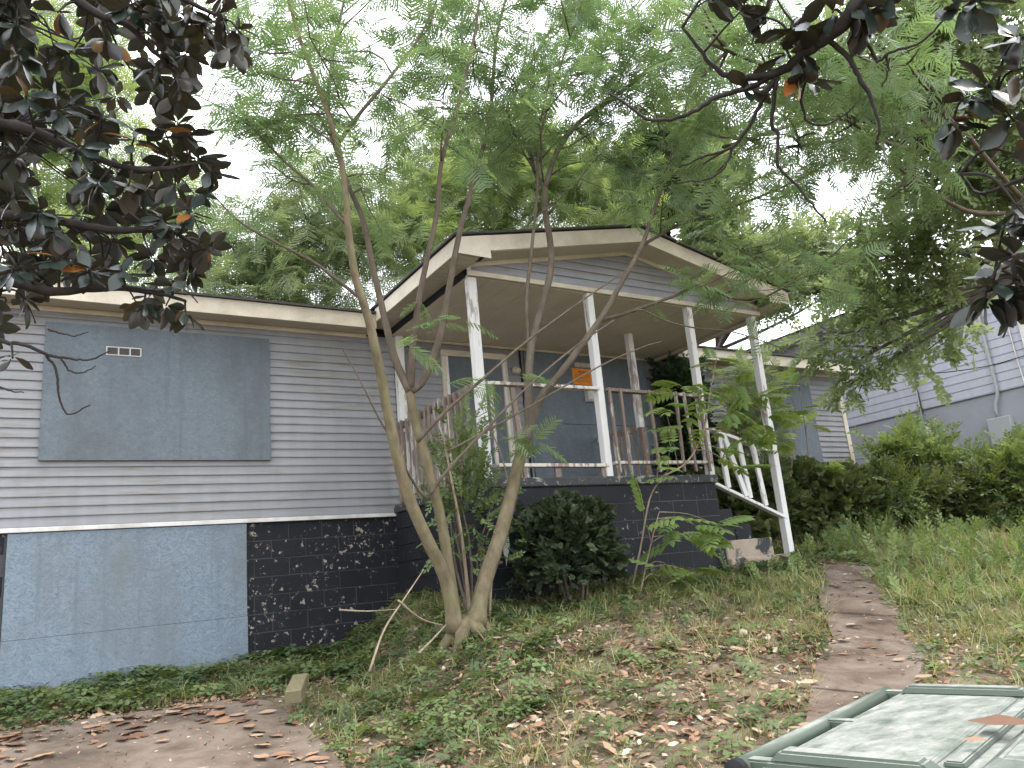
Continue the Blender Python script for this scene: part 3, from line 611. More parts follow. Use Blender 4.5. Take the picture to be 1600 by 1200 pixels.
# ---------------- the many-stemmed mimosa in front of the porch
bx_, by_ = 3.22, 6.15
mim = thing('mimosa_tree', (bx_, by_, float(g(bx_, by_))), 'many-stemmed mimosa tree with feathery leaves growing before the porch', 'tree')
def trace(pp, y0, y1):
    n = len(pp); return np.array([onY(px, py, y0+(y1-y0)*i/(n-1)) for i, (px, py) in enumerate(pp)])
STEMS = [   # photo trace, depth at foot and tip, radii, height above which it branches
 ([(712, 985), (697, 905), (672, 850), (645, 790), (625, 730), (607, 650), (592, 575), (575, 500), (556, 440), (545, 370), (540, 300), (528, 225), (500, 140), (468, 55), (440, -40)], 6.15, 5.6, .062, .013, 5.0),
 ([(716, 985), (704, 900), (690, 820), (668, 730), (650, 660), (640, 610)], 6.2, 6.25, .052, .040, 9),
 ([(640, 612), (618, 560), (600, 490), (583, 420), (566, 345), (540, 280), (515, 190), (520, 90), (545, -30)], 6.25, 6.6, .040, .012, 5.2),
 ([(642, 610), (646, 545), (655, 470), (668, 400), (682, 330), (690, 250), (720, 150), (745, 40), (755, -60)], 6.25, 5.3, .034, .011, 5.2),
 ([(641, 612), (664, 590), (690, 520), (702, 450), (716, 370), (740, 280), (764, 190), (772, 110), (780, 40), (805, -50)], 6.25, 6.0, .040, .014, 5.2),
 ([(742, 978), (758, 910), (778, 845), (797, 775), (812, 720), (826, 672)], 6.1, 6.2, .076, .054, 9),
 ([(826, 675), (827, 610), (830, 545), (842, 490), (858, 430), (860, 380), (853, 330), (852, 290)], 6.2, 6.1, .043, .032, 9),
 ([(852, 292), (872, 235), (908, 188), (962, 150), (1040, 88), (1110, 10), (1140, -60)], 6.1, 5.4, .032, .010, 5.2),
 ([(852, 292), (836, 265), (820, 200), (803, 150), (840, 80), (880, 10), (900, -60)], 6.1, 7.2, .030, .010, 5.2),
 ([(826, 545), (824, 470), (830, 400), (838, 310), (842, 220), (870, 120), (905, 20), (930, -60)], 6.2, 5.9, .022, .008, 5.2),
 ([(822, 690), (836, 645), (850, 615), (875, 585), (912, 535), (945, 487), (968, 445), (1000, 388), (1016, 345), (1042, 270), (1066, 200), (1085, 120), (1120, 20)], 6.15, 5.2, .044, .011, 5.3),
 ([(940, 500), (975, 490), (1010, 478), (1060, 460), (1092, 447), (1150, 468), (1200, 462), (1250, 430), (1310, 395)], 6.0, 5.2, .022, .008, 4.2),
 ([(940, 503), (975, 491), (1003, 484), (1040, 502), (1085, 513), (1137, 517), (1187, 530), (1250, 555)], 6.0, 5.3, .012, .006, 9),
 ([(1000, 385), (1060, 352), (1130, 328), (1210, 298), (1290, 258), (1370, 215), (1465, 180)], 5.9, 5.0, .022, .009, 4.5),
 ([(672, 772), (700, 735), (755, 675), (818, 610), (895, 545), (960, 500)], 6.0, 5.5, .018, .008, 9),
 ([(652, 690), (700, 640), (752, 594), (818, 537), (895, 480), (985, 418)], 6.05, 5.4, .020, .007, 9),
 ([(700, 705), (770, 668), (850, 622), (937, 572), (1005, 542), (1035, 533)], 5.95, 5.4, .013, .005, 9),
 ([(668, 780), (640, 745), (622, 705)], 6.1, 6.0, .017, .006, 9),
 ([(622, 700), (585, 640), (552, 575), (536, 545)], 6.0, 5.8, .010, .003, 9),
 ([(568, 470), (500, 415), (440, 385), (380, 350), (330, 300)], 6.0, 6.4, .017, .006, 5.0),
 ([(540, 350), (490, 290), (440, 250), (390, 190), (370, 140)], 6.0, 6.8, .017, .006, 5.0),
 ([(528, 225), (560, 180), (610, 120), (660, 50), (700, -40)], 5.9, 5.2, .020, .008, 5.0),
]
tw = Tubes(); cr = Crown()
def add_fronds(line, sp=.11, sc=(.22, .36), start=.15, v0=.5):
    seg = np.linalg.norm(np.diff(line, axis=0), axis=1); L = seg.sum(); cs = np.concatenate([[0], np.cumsum(seg)])
    s = L*start; k = random.randint(0, 1)
    while s < L:
        p = np.array([np.interp(s, cs, line[:, a]) for a in range(3)]); i = min(np.searchsorted(cs, s), len(line)-1); t = unit(line[i]-line[max(i-1, 0)])
        side = np.cross(t, UP); side = unit(side+1e-6)*(1 if k % 2 else -1); k += 1
        d = unit(t*.55+side*.75+UP*random.uniform(-.25, .30)+RNG.normal(size=3)*.22); n = unit(UP+RNG.normal(size=3)*.35)
        cr.add(p, d, n, random.uniform(*sc), np.clip(random.gauss(v0, .25), 0, 1)); s += sp*random.uniform(.7, 1.3)
    for a in range(3):
        d = unit(line[-1]-line[-2]+RNG.normal(size=3)*.5); cr.add(line[-1], d, unit(UP+RNG.normal(size=3)*.4), random.uniform(*sc), random.random())
def branchlets(line, zmin, gapl=.34, ln=(.7, 1.5)):
    seg = np.linalg.norm(np.diff(line, axis=0), axis=1); cs = np.concatenate([[0], np.cumsum(seg)]); s = random.uniform(0, gapl)
    while s < cs[-1]:
        p = np.array([np.interp(s, cs, line[:, a]) for a in range(3)]); i = min(np.searchsorted(cs, s), len(line)-1); t = unit(line[i]-line[max(i-1, 0)])
        s += gapl*random.uniform(.6, 1.5)
        if p[2] < zmin: continue
        a = random.uniform(0, 2*math.pi); d = unit(t*.6+np.array([math.cos(a), math.sin(a), random.uniform(-.1, .5)]))
        if p[1]+d[1] > 6.2 and 4 < p[0] < 8.6 and p[2] < 5.6: d[1] = -abs(d[1])
        ln_ = random.uniform(*ln); q = wander(p, d, ln_, 6, .0, .18); tw.add(q, np.linspace(.011, .004, len(q)), 4); v = random.uniform(.2, .8)
        add_fronds(q, .13, v0=v)
        for _ in range(2):
            j = random.randint(2, 5); dd = unit(q[j]-q[j-1]+RNG.normal(size=3)*.6); u = wander(q[j], dd, ln_*.5, 4, -.02, .2); tw.add(u, np.linspace(.006, .003, len(u)), 3); add_fronds(u, .13, v0=v)
for pp, y0, y1, r0, r1, zm in STEMS:
    ln = smooth_line(trace(pp, y0, y1), 5); ln += np.sin(np.linspace(0, 9, len(ln)))[:, None]*np.array([0, .015, 0])
    T_ = Tubes(); rad = np.linspace(r0, r1, len(ln)); 
    if r0 > .06: rad[:3] *= (1.5, 1.25, 1.08)
    T_.add(ln, rad, 9 if r0 > .03 else 6); T_.build('stem', MT['bark'] if r0 >= .045 else MT['twig'], mim)
    if zm < 8:
        branchlets(ln, zm, .27 if r0 > .023 else .46)
        add_fronds(ln[int(len(ln)*.65):], .14)
# a few low sprigs on the trunks
for px, py, yy in ((655, 470, 6.0), (690, 505, 6.0), (640, 540, 5.9), (720, 500, 6.0), (820, 595, 5.9), (775, 605, 5.9), (835, 690, 5.9), (745, 630, 5.9), (700, 600, 6.0), (850, 700, 5.9), (800, 690, 5.95), (1090, 460, 5.6), (1180, 470, 5.4), (1240, 560, 5.6), (1020, 480, 5.7), (1190, 530, 5.5)):
    for _ in range(3): cr.add(onY(px, py, yy), unit(RNG.normal(size=3)*(1, .6, .3)), unit(UP+RNG.normal(size=3)*.4), random.uniform(.22, .36), random.uniform(.5, 1))
T_ = Tubes()   # root flare
for a in (-.4, .5, 1.5, 2.6, 3.9, 5.1):
    r = .26; p0 = np.array([bx_+.02, by_-.02, float(g(bx_, by_))+.14]); e = np.array([bx_+r*math.cos(a), by_+r*math.sin(a), 0]); e[2] = float(g(e[0], e[1]))-.03
    T_.add(smooth_line([p0, p0*.45+e*.55+UP*.03, e], 4), np.linspace(.085, .03, 9), 7)
T_.build('root_flare', MT['bark'], mim)
tw.build('branch', MT['twig'], mim)['kind'] = 'stuff'; cr.build('crown', FROND, MT['mimosa'], mim)
print('mimosa fronds', len(cr.T))

# ---------------- generic crown trees behind and beside the house
def crown_tree(name, label, base, clumps, tpl, mat, bark, n, size, trunk_r=.15, group=None, flat=.5, vmid=.5, trunk_pts=None, droop=-.15):
    """clumps: list of (center xyz, radius); trunk and limbs reach them, n sprays fill them"""
    o = thing(name, base, label, 'tree', group); T_ = Tubes(); base = np.array(base, float)
    cen = np.array([c_[0] for c_ in clumps]); mid = cen.mean(0); lo = cen[:, 2].min()
    pts = smooth_line(trunk_pts if trunk_pts is not None else [base-UP*.3, base*.7+mid*.3+np.array([.1, 0, 0]), base*.35+mid*.65, mid], 6)
    T_.add(pts, np.linspace(trunk_r, trunk_r*.35, len(pts)), 8); T_.build('trunk', bark, o)
    tb = Tubes(); C_ = Crown(); wts = np.array([c_[1]**2 for c_ in clumps]); wts = wts/wts.sum()
    for (c_, r), wq in zip(clumps, wts):
        c_ = np.array(c_, float); i = np.argmin(np.linalg.norm(pts-c_, axis=1)); i = max(int(i*.8)-1, len(pts)//4)
        mid_ = (pts[i]+c_)/2+RNG.normal(size=3)*.15*r; q = smooth_line([pts[i], mid_, c_], 4); tb.add(q, np.linspace(trunk_r*.38, .02, len(q)), 5)
        for _ in range(int(4+r*2)):
            e = c_+rnd_dir(1)[0]*r*.85; tb.add(smooth_line([q[-2], (q[-2]+e)/2+RNG.normal(size=3)*.1*r, e], 3), np.linspace(.022, .006, 7), 3)
        m = int(n*wq); d = rnd_dir(m); rad = r*np.cbrt(RNG.random(m))*RNG.uniform(.75, 1.1, m)
        sub = rnd_dir(9)*r*.7; near = sub[RNG.integers(0, 9, m)]; T = c_+np.where((RNG.random(m) < .65)[:, None], near+d*(rad*.45)[:, None], d*rad[:, None])*(1, 1, .8)
        D = d+np.array([0, 0, droop])+RNG.normal(size=(m, 3))*.5; N = UP+RNG.normal(size=(m, 3))*flat
        V = np.clip(RNG.normal(vmid+random.uniform(-.15, .15), .2, m), 0, 1); C_.bulk(T, D, N, RNG.uniform(*size, m), V)
    tb.build('branch', bark, o)['kind'] = 'stuff'; C_.build('crown', tpl, mat, o); return o
def cl(*a):      # (px, py, distance, radius in photo px) -> clumps
    return [(atD(px, py, dd), r*dd/F) for px, py, dd, r in a]
def gb(x, y): return (x, y, float(g(x, y)))
BGT = 'trees behind the house'
crown_tree('locust_tree', 'lime-green feathery tree rising behind the left roof', gb(3.4, 18.5), cl((400, 400, 17, 90), (500, 330, 17, 90), (560, 420, 16.5, 80), (330, 470, 16, 70), (450, 450, 16, 70), (620, 330, 18, 80)), FROND_LO, MT['midgreen'], MT['greybark'], 2300, (.35, .65), group=BGT)
crown_tree('locust_tree', 'yellow-green tree far behind the magnolia on the left', gb(-.6, 21), cl((60, 330, 20, 100), (150, 160, 20, 90), (130, 60, 21, 70), (40, 120, 20, 80), (200, 380, 19, 90), (250, 290, 19, 60), (120, 440, 18, 80)), FROND_LO, MT['lime'], MT['greybark'], 2600, (.4, .7), group=BGT, vmid=.75)
crown_tree('locust_tree', 'bright lime tree directly behind the porch gable', gb(9.2, 20), cl((790, 320, 18, 80), (870, 300, 18.5, 80), (720, 300, 18, 80), (920, 270, 18, 70), (960, 320, 17, 50), (660, 380, 16.5, 60), (820, 230, 19, 70), (690, 230, 19, 60)), FROND_LO, MT['lime'], MT['greybark'], 3000, (.35, .65), group=BGT, vmid=.6)
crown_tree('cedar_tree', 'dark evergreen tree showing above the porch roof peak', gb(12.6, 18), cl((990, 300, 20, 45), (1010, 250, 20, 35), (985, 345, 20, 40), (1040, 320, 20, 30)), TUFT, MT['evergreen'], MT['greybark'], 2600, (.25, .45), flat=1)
crown_tree('hackberry_tree', 'pale green tree behind the right slope of the porch roof', gb(16.5, 18), cl((1110, 300, 20, 55), (1100, 380, 20, 50), (1160, 410, 19, 50), (1220, 400, 21, 45), (1290, 400, 20, 50), (1200, 450, 19, 45), (1060, 220, 21, 60), (1330, 440, 20, 40)), SPRAY_SM, MT['midgreen'], MT['greybark'], 3600, (.45, .75), group=BGT)
# upper canopy of another mimosa overhanging from the right
crown_tree('mimosa_tree', 'tall mimosa canopy spreading over the yard at upper right', gb(10.4, 3.0), cl((1130, 230, 9, 80), (1230, 230, 9.5, 75), (1180, 120, 9, 80), (1310, 180, 9.5, 80), (1090, 60, 8.5, 80), (1270, 60, 9, 80), (1400, 260, 10, 70), (1360, 80, 9, 70), (1450, 130, 9.5, 70)), FROND, MT['mimosa'], MT['twig'], 560, (.26, .40), .09, vmid=.65,
           trunk_pts=[gb(10.4, 3.0), (10.6, 3.3, 3.5), (10.2, 4.0, 5.6), (9.4, 5.0, 7.0), (8.4, 5.9, 7.6)])
# elm with the leaning trunk at the right
trk = [gb(12.2, 4.4), onX(1640, 520, 12.0), onX(1560, 370, 11.7), onX(1520, 290, 11.4), onX(1488, 190, 11.0), onX(1476, 80, 10.6), onX(1490, -40, 10.2)]
crown_tree('elm_tree', 'leaning elm with small light leaves at the right edge', gb(12.2, 4.4), cl((1540, 60, 12, 90), (1440, 50, 12, 80), (1580, 170, 12, 70), (1420, 170, 12.5, 70), (1510, 250, 12, 70), (1580, 300, 12, 60), (1440, 330, 13, 55), (1370, 400, 13, 50), (1480, 390, 13, 45), (1330, 470, 13.5, 38), (1280, 530, 13, 30), (1390, 480, 13, 32), (1345, 560, 13, 26), (1400, 555, 13, 24), (1330, 600, 13.2, 20), (1450, 445, 13, 30), (1310, 110, 13, 70)), SPRAY_SM, MT['midgreen'], MT['greybark'], 2900, (.35, .6), .14, vmid=.6, trunk_pts=trk)
# low limb hanging in front of the lavender house
lo_ = thing('overhanging_branch', tuple(onX(1640, 395, 12.5)), 'long bare elm limb reaching across the lavender house wall', 'branch')
T_ = Tubes(); q = smooth_line([onX(px, py, xx) for px, py, xx in ((1680, 390, 12.2), (1590, 400, 12.2), (1545, 405, 12.2), (1500, 445, 12.3), (1465, 470, 12.4), (1400, 475, 12.5), (1345, 510, 12.6))], 5); T_.add(q, np.linspace(.035, .008, len(q)), 6)
q2 = smooth_line([onX(px, py, xx) for px, py, xx in ((1545, 480, 12.4), (1500, 490, 12.4), (1470, 530, 12.5), (1430, 560, 12.6))], 5); T_.add(q2, np.linspace(.02, .006, len(q2)), 5); T_.build('limb', MT['darkbark'], lo_)
C_ = Crown()
for L_ in (q, q2):
    for k in range(120):
        p = L_[random.randint(len(L_)//3, len(L_)-1)]+RNG.normal(size=3)*(.2, .25, .2); C_.add(p, rnd_dir(1)[0]+np.array([0, 0, -.6]), UP+RNG.normal(size=3)*.5, random.uniform(.25, .42), random.uniform(.4, 1))
C_.build('leaves', SPRAY, MT['midgreen'], lo_)
# ---------------- shrubs
def bush(name, label, c, rx, ry, rz, n, tpl, mat, size, group=None, stems=7, bark='twig', hollow=.4, lump=.42):
    z0 = float(g(c[0], c[1])); o = thing(name, (c[0], c[1], z0), label, 'shrub', group); T_ = Tubes()
    for k in range(stems):
        a = RNG.uniform(0, 6.28); e = np.array([c[0]+rx*.6*math.cos(a), c[1]+ry*.6*math.sin(a), z0+rz*RNG.uniform(.9, 1.6)]); T_.add(smooth_line([(c[0]+.08*math.cos(a), c[1]+.08*math.sin(a), z0-.05), (e+np.array([c[0], c[1], z0]))/2+RNG.normal(size=3)*.05, e], 3), np.linspace(.018, .005, 7), 5)
    T_.build('stem', MT[bark], o); C_ = Crown(); d = rnd_dir(n); d[:, 2] = np.where(d[:, 2] < -.5, -d[:, 2], d[:, 2])
    lm = 1+lump*np.sin(3.1*d[:, 0]*2+1.7)*np.cos(2.7*d[:, 1]*2)+lump*.6*np.sin(6*d[:, 2]+4*d[:, 0]); rad = (hollow+(1-hollow)*RNG.random(n)**.6)*lm
    T = np.array([c[0], c[1], z0+rz])+d*rad[:, None]*np.array([rx, ry, rz]); T[:, 2] = np.maximum(T[:, 2], g(T[:, 0], T[:, 1])+.02)
    C_.bulk(T, d+RNG.normal(size=(n, 3))*.6+UP*.3, d*.5+UP+RNG.normal(size=(n, 3))*.5, RNG.uniform(*size, n), np.clip(RNG.normal(.5, .25, n), 0, 1)); C_.build('foliage', tpl, mat, o); return o
bush('shrub', 'rounded dark evergreen shrub against the black porch base', (4.62, 6.42), .52, .40, .52, 2800, TUFT, MT['shrub'], (.06, .13), lump=.2, hollow=.35, stems=12)
HG = 'overgrown bushes along the right side of the house'
bush('shrub', 'overgrown bush right behind the porch steps', (9.3, 8.2), .8, .6, .55, 1500, TUFT, MT['hedge'], (.14, .24), HG)
bush('shrub', 'wide low bush under the small boarded window', (10.9, 8.2), 1.0, .7, .50, 1700, TUFT, MT['hedge'], (.14, .26), HG)
bush('shrub', 'bush at the right corner of the boarded house', (12.6, 8.0), 1.0, .8, .42, 1100, SPRAY_SM, MT['hedge'], (.3, .5), HG)
bush('shrub', 'tall bright vine-covered bush in front of the white downspout', (13.6, 8.0), .7, .6, .80, 900, SPRAY_SM, MT['bright'], (.3, .5), HG)
bush('shrub', 'leafy green bush growing through the chain-link fence', (14.4, 6.7), .8, .7, .65, 800, SPRAY_SM, MT['bright'], (.3, .5), HG)
bush('shrub', 'weedy bush left of the fence in the long grass', (13.9, 7.3), .9, .7, .40, 1100, SPRAY_SM, MT['hedge'], (.3, .45), HG)
bush('vine', 'dark ivy mass climbing the shaded wall beside the porch', (8.95, 8.85), .38, .26, 1.52, 1500, SPRAY, MT['evergreen'], (.16, .28), hollow=.2)
bush('shrub', 'leafy bush hanging round the eave right of the porch', (9.9, 8.3), .45, .4, 1.5, 420, FROND, MT['midgreen'], (.22, .36), hollow=.2)
bush('shrub', 'bright weed clump under the boarded house corner', (11.9, 7.6), .45, .4, .45, 350, SPRAY_SM, MT['bright'], (.22, .34))
bush('privet', 'thin leafy sprigs growing between the mimosa stems', (3.62, 6.60), .38, .28, .95, 230, SPRAY_SM, MT['clover'], (.18, .32), stems=9, hollow=.1)
# ---------------- saplings with big compound leaves (each leaf a piece)
def cleaf_mesh(pairs=5):
    V = []; Fc = []
    def leaflet(b, d, L, wd):
        sd = np.cross(d, UP); sd = unit(sd); o = len(V)
        V.extend([b, b+d*L*.3+sd*wd-UP*.01, b+d*L*.65+sd*wd*.8-UP*.02, b+d*L-UP*.05, b+d*L*.65-sd*wd*.8-UP*.02, b+d*L*.3-sd*wd-UP*.01, b+d*L*.5+UP*.012]); Fc.extend([(o, o+1, o+6), (o+1, o+2, o+6), (o+2, o+3, o+6), (o+3, o+4, o+6), (o+4, o+5, o+6), (o+5, o, o+6)])
    dz = lambda t: -.22*t*t
    for i in range(pairs):
        t = .22+.68*i/(pairs-1)
        for s in (-1, 1): leaflet(np.array([0, t, dz(t)]), unit((s*.85, .55, -.25)), .36*(1-.25*abs(t-.5)), .085)
    leaflet(np.array([0, .92, dz(.92)]), unit((0, 1, -.35)), .36, .085)
    o = len(V); V += [np.array(x, float) for x in ((-.01, 0, 0), (.01, 0, 0), (.006, .5, dz(.5)), (-.006, .5, dz(.5)), (.004, .93, dz(.93)), (-.004, .93, dz(.93)))]; Fc += [(o, o+1, o+2), (o, o+2, o+3), (o+3, o+2, o+4), (o+3, o+4, o+5)]
    me = mesh_of('compound_leaf', V, Fc); a = me.attributes.new('var', 'FLOAT', 'POINT'); a.data.foreach_set('value', [random.uniform(.2, .9)]*len(V)); return me
CL = [cleaf_mesh(p_) for p_ in (4, 5, 5, 6)]
for m_ in CL: m_.materials.append(MT['sapling'])
def sapling(label, stems, tips, r=.014):
    b = stems[0][0]; o = thing('sapling', tuple(b), label, 'sapling'); allp = []
    for s_ in stems:
        q = smooth_line(s_, 5); T_ = Tubes(); T_.add(q, np.linspace(r, r*.4, len(q)), 6); T_.build('stem', MT['stick'], o); allp.append(q)
    allp = np.concatenate(allp); 
    for p, n, sc in tips:
        tb = Tubes()
        p = np.array(p); j = np.argmin(np.linalg.norm(allp-p-UP*-.15, axis=1)); tb.add(smooth_line([allp[j], (allp[j]+p)/2+UP*.05, p], 3), [.007, .006, .005, .0045, .004, .004, .003], 4)
        out_ = p-allp[j]; out_[2] = 0
        for k in range(n):
            d = unit(out_*1.0+RNG.normal(size=3)*(.6, .6, .25)+UP*.1); nn = unit(UP+RNG.normal(size=3)*.25); R = frames(d[None], nn[None], [sc*random.uniform(.75, 1.2)])[0]
            M_ = Matrix(R.tolist()); ob = put('leaf', CL[random.randint(0, 3)], None, o, tuple(p+RNG.normal(size=3)*.05), M_)
        tb.build('twig', MT['stick'], o)
    return o
Y6 = 6.55
sapling('leafy sapling leaning across the right end of the porch railing', [[onY(985, 925, 6.5), onY(1000, 860, 6.5), onY(1015, 780, 6.45), onY(1035, 745, 6.4)], [onY(1035, 745, 6.4), onY(1075, 720, 6.35), onY(1100, 670, 6.3), onY(1110, 610, 6.3), onY(1120, 560, 6.3)]],
        [(onY(px, py, yy), n, .36) for px, py, yy, n in ((1120, 565, 6.3, 3), (1060, 600, 6.2, 3), (1150, 600, 6.3, 4), (1100, 620, 6.1, 4), (1180, 620, 6.3, 4), (1040, 640, 6.2, 3), (1140, 645, 6.2, 4), (1200, 650, 6.3, 4), (1080, 660, 6.1, 3), (1160, 680, 6.2, 4), (1050, 690, 6.2, 2), (1230, 690, 6.4, 3), (1190, 700, 6.2, 3), (1120, 700, 6.1, 2), (1030, 720, 6.2, 2), (1140, 725, 6.2, 2), (1060, 735, 6.2, 2))])
sapling('small sapling with drooping leaves in front of the porch blocks', [[onY(1000, 930, 6.3), onY(1010, 880, 6.3), onY(1022, 830, 6.3), onY(1030, 800, 6.3)]],
        [(onY(px, py, 6.2), n, .36) for px, py, n in ((1010, 820, 2), (1050, 815, 3), (1085, 820, 3), (1060, 840, 3), (1040, 880, 3), (1070, 890, 3), (1030, 900, 2), (1090, 850, 2), (1120, 820, 2))], .010)
sapling('slim two-stemmed sapling before the small boarded window', [[onY(1230, 800, 7.7), onY(1238, 720, 7.7), onY(1245, 650, 7.7)], [onY(1268, 790, 7.8), onY(1262, 700, 7.8), onY(1250, 610, 7.8)]],
        [(onY(px, py, 7.7), n, .36) for px, py, n in ((1245, 640, 4), (1262, 660, 4), (1225, 650, 3), (1280, 640, 3), (1250, 600, 3), (1275, 735, 3), (1300, 720, 3), (1230, 600, 3), (1210, 640, 2))], .012)
# bright young plants standing in the long grass on the right
for px, py, lab in ((1575, 790, 'bright young weed sapling standing in the right-hand grass'),):
    b = np.array(gb(10.5, 4.6)); sapling(lab, [[b, b+(0, 0, .2), b+(.02, 0, .35)]], [(b+np.array([dx, dy, .36+.05*k]), 3, .30) for k, (dx, dy) in enumerate(((.1, 0), (-.12, .05), (.05, -.12), (-.05, .1)))], .008)

# ---------------- magnolias: big leathery leaves near the camera
def mleaf(seed, curl):
    r = random.Random(seed); V = []; Fc = []; rows = 6
    for i in range(rows+1):
        t = i/rows; wd = .27*math.sin(math.pi*min(1, t*.90+.03)**1.15)*(1+.06*r.uniform(-1, 1)); 
        if i == 0: wd = .02
        if i == rows: wd = .05
        zc = -curl*t*t
        for s in (-1, 0, 1): V.append((s*wd, t, zc+(.05*abs(s))+r.uniform(-.01, .01)))
    for i in range(rows):
        for s in (0, 1): o = i*3+s; Fc.append((o, o+1, o+4, o+3))
    return mesh_of('leaf', V, Fc, True)
ML = [mleaf(i, c_) for i, c_ in enumerate((.05, .15, .28, -.08))]; MLO = [mleaf(9+i, .2) for i in range(2)]
for m_ in ML: m_.materials.append(MT['magnolia'])
for m_ in MLO: m_.materials.append(MT['magnolia_old'])
MLT = (np.array([v.co[:] for v in ML[1].vertices]), np.array([p_.vertices[:] for p_ in ML[1].polygons]))
def magnolia(label, foot, limbs, clusters, extra, size, nind, oldf=.04):
    """limbs: world polylines with radii; clusters: (point, leaves, spread); leaves of the first nind places are objects, the rest one part"""
    o = thing('magnolia_tree', tuple(foot), label, 'tree'); lines = []; big = limbs[0]
    for i, (pts, r0, r1) in enumerate(limbs):
        q = smooth_line(pts, 6); q = q+RNG.normal(size=q.shape)*.0025; lines.append(q); T_ = Tubes(); T_.add(q, np.linspace(r0, r1, len(q)), 8 if r0 > .03 else 5); T_.build('trunk' if i == 0 else 'limb', MT['darkbark'], o)
    allp = np.concatenate(lines[1:]); tb = Tubes(); C_ = Crown(); cnt = 0
    for ci, (p, n, sp) in enumerate(list(clusters)+list(extra)):
        p = np.array(p, float); j = np.argmin(np.linalg.norm(allp-p, axis=1)); a = allp[j]; ax = unit(p-a+1e-4)
        m_ = (a+p)/2+RNG.normal(size=3)*.06*np.linalg.norm(p-a)+UP*.04; tb.add(smooth_line([a, m_, p], 4), np.linspace(.009, .005, 9), 4)
        x = unit(np.cross(ax, UP)+1e-3); y = np.cross(ax, x); off = random.uniform(0, 6)
        for k in range(n):
            th = off+k*2.4; d = unit(ax*random.uniform(.05, .8)+(x*math.cos(th)+y*math.sin(th))*1.0-UP*random.uniform(.15, .75)); nn = unit(UP*.7+ax*.5+RNG.normal(size=3)*.35)
            sc = size*random.uniform(.7, 1.2); R = frames(d[None], nn[None], [sc])[0]; pt = p-ax*.05*random.random()*sp+d*.015
            if cnt < nind and ci < len(clusters):
                old = random.random() < oldf; put('leaf', random.choice(MLO if old else ML), None, o, tuple(pt), Matrix(R.tolist())); cnt += 1
            else: C_.add(pt, d, nn, sc, random.random())
    tb.build('twig', MT['darkbark'], o)
    if C_.T: C_.build('foliage', MLT, MT['magnolia_stuff'], o)
    for x in o.children:
        if x.name.startswith('twig'): x['kind'] = 'stuff'
    return o
def L5(px, py, dd=6.0): return atD(px, py, dd)
def in_left(px, py):
    if py < 150:
        if px < 70 and py < 130: return random.random() < .75
        if 150 < px < 375 and py < 85: return True
        if 225 < px < 320 and py < 165: return True
        if 135 < px < 190 and py < 110: return random.random() < .6
        if px < 110 and py > 60: return random.random() < .4
        return random.random() < .05
    if px < 120 and py < 240: return random.random() < .5
    if py < 180: return px < 185 or 290 < px < 0
    edge = np.interp(py, [180, 220, 300, 360, 440, 480, 520], [290, 310, 332, 325, 335, 300, 280]); low = np.interp(px, [0, 60, 120, 200, 240, 300, 340], [480, 470, 445, 470, 515, 525, 440])
    return px < edge and py < low and random.random() < .88
cl_i = [(L5(px, py, dd), n, 1) for px, py, dd, n in ((235, 20, 5.6, 8), (300, 20, 5.6, 9), (345, 25, 5.6, 8), (200, 10, 5.6, 7), (255, 75, 5.6, 8), (240, 110, 5.6, 7), (280, 130, 5.6, 8), (165, 70, 5.7, 6), (90, 20, 5.6, 6), (25, 40, 5.6, 8), (30, 90, 5.6, 8), (85, 75, 5.7, 5), (290, 210, 5.6, 9), (255, 200, 5.6, 7), (310, 245, 5.6, 9), (330, 270, 5.5, 7), (210, 215, 5.6, 8), (160, 180, 5.6, 8), (300, 330, 5.5, 8), (320, 390, 5.5, 8), (250, 340, 5.5, 8), (275, 440, 5.4, 8), (290, 495, 5.4, 7), (225, 480, 5.4, 8), (150, 290, 5.5, 8), (90, 170, 5.5, 8), (40, 150, 5.5, 8), (190, 420, 5.4, 7), (140, 420, 5.4, 7), (90, 400, 5.4, 7), (60, 330, 5.4, 8), (20, 420, 5.3, 8), (20, 250, 5.4, 8), (20, 560, 5.2, 4), (120, 230, 5.5, 8))]
ex = []
while len(ex) < 150:
    px, py = random.uniform(-60, 375), random.uniform(-30, 525)
    if px < 0 or in_left(px, py): ex.append((L5(px, py, random.uniform(5.5, 7.2)), random.randint(6, 10), 1))
ft = np.array([-2.6, 4.2, float(g(-2.6, 4.2))])
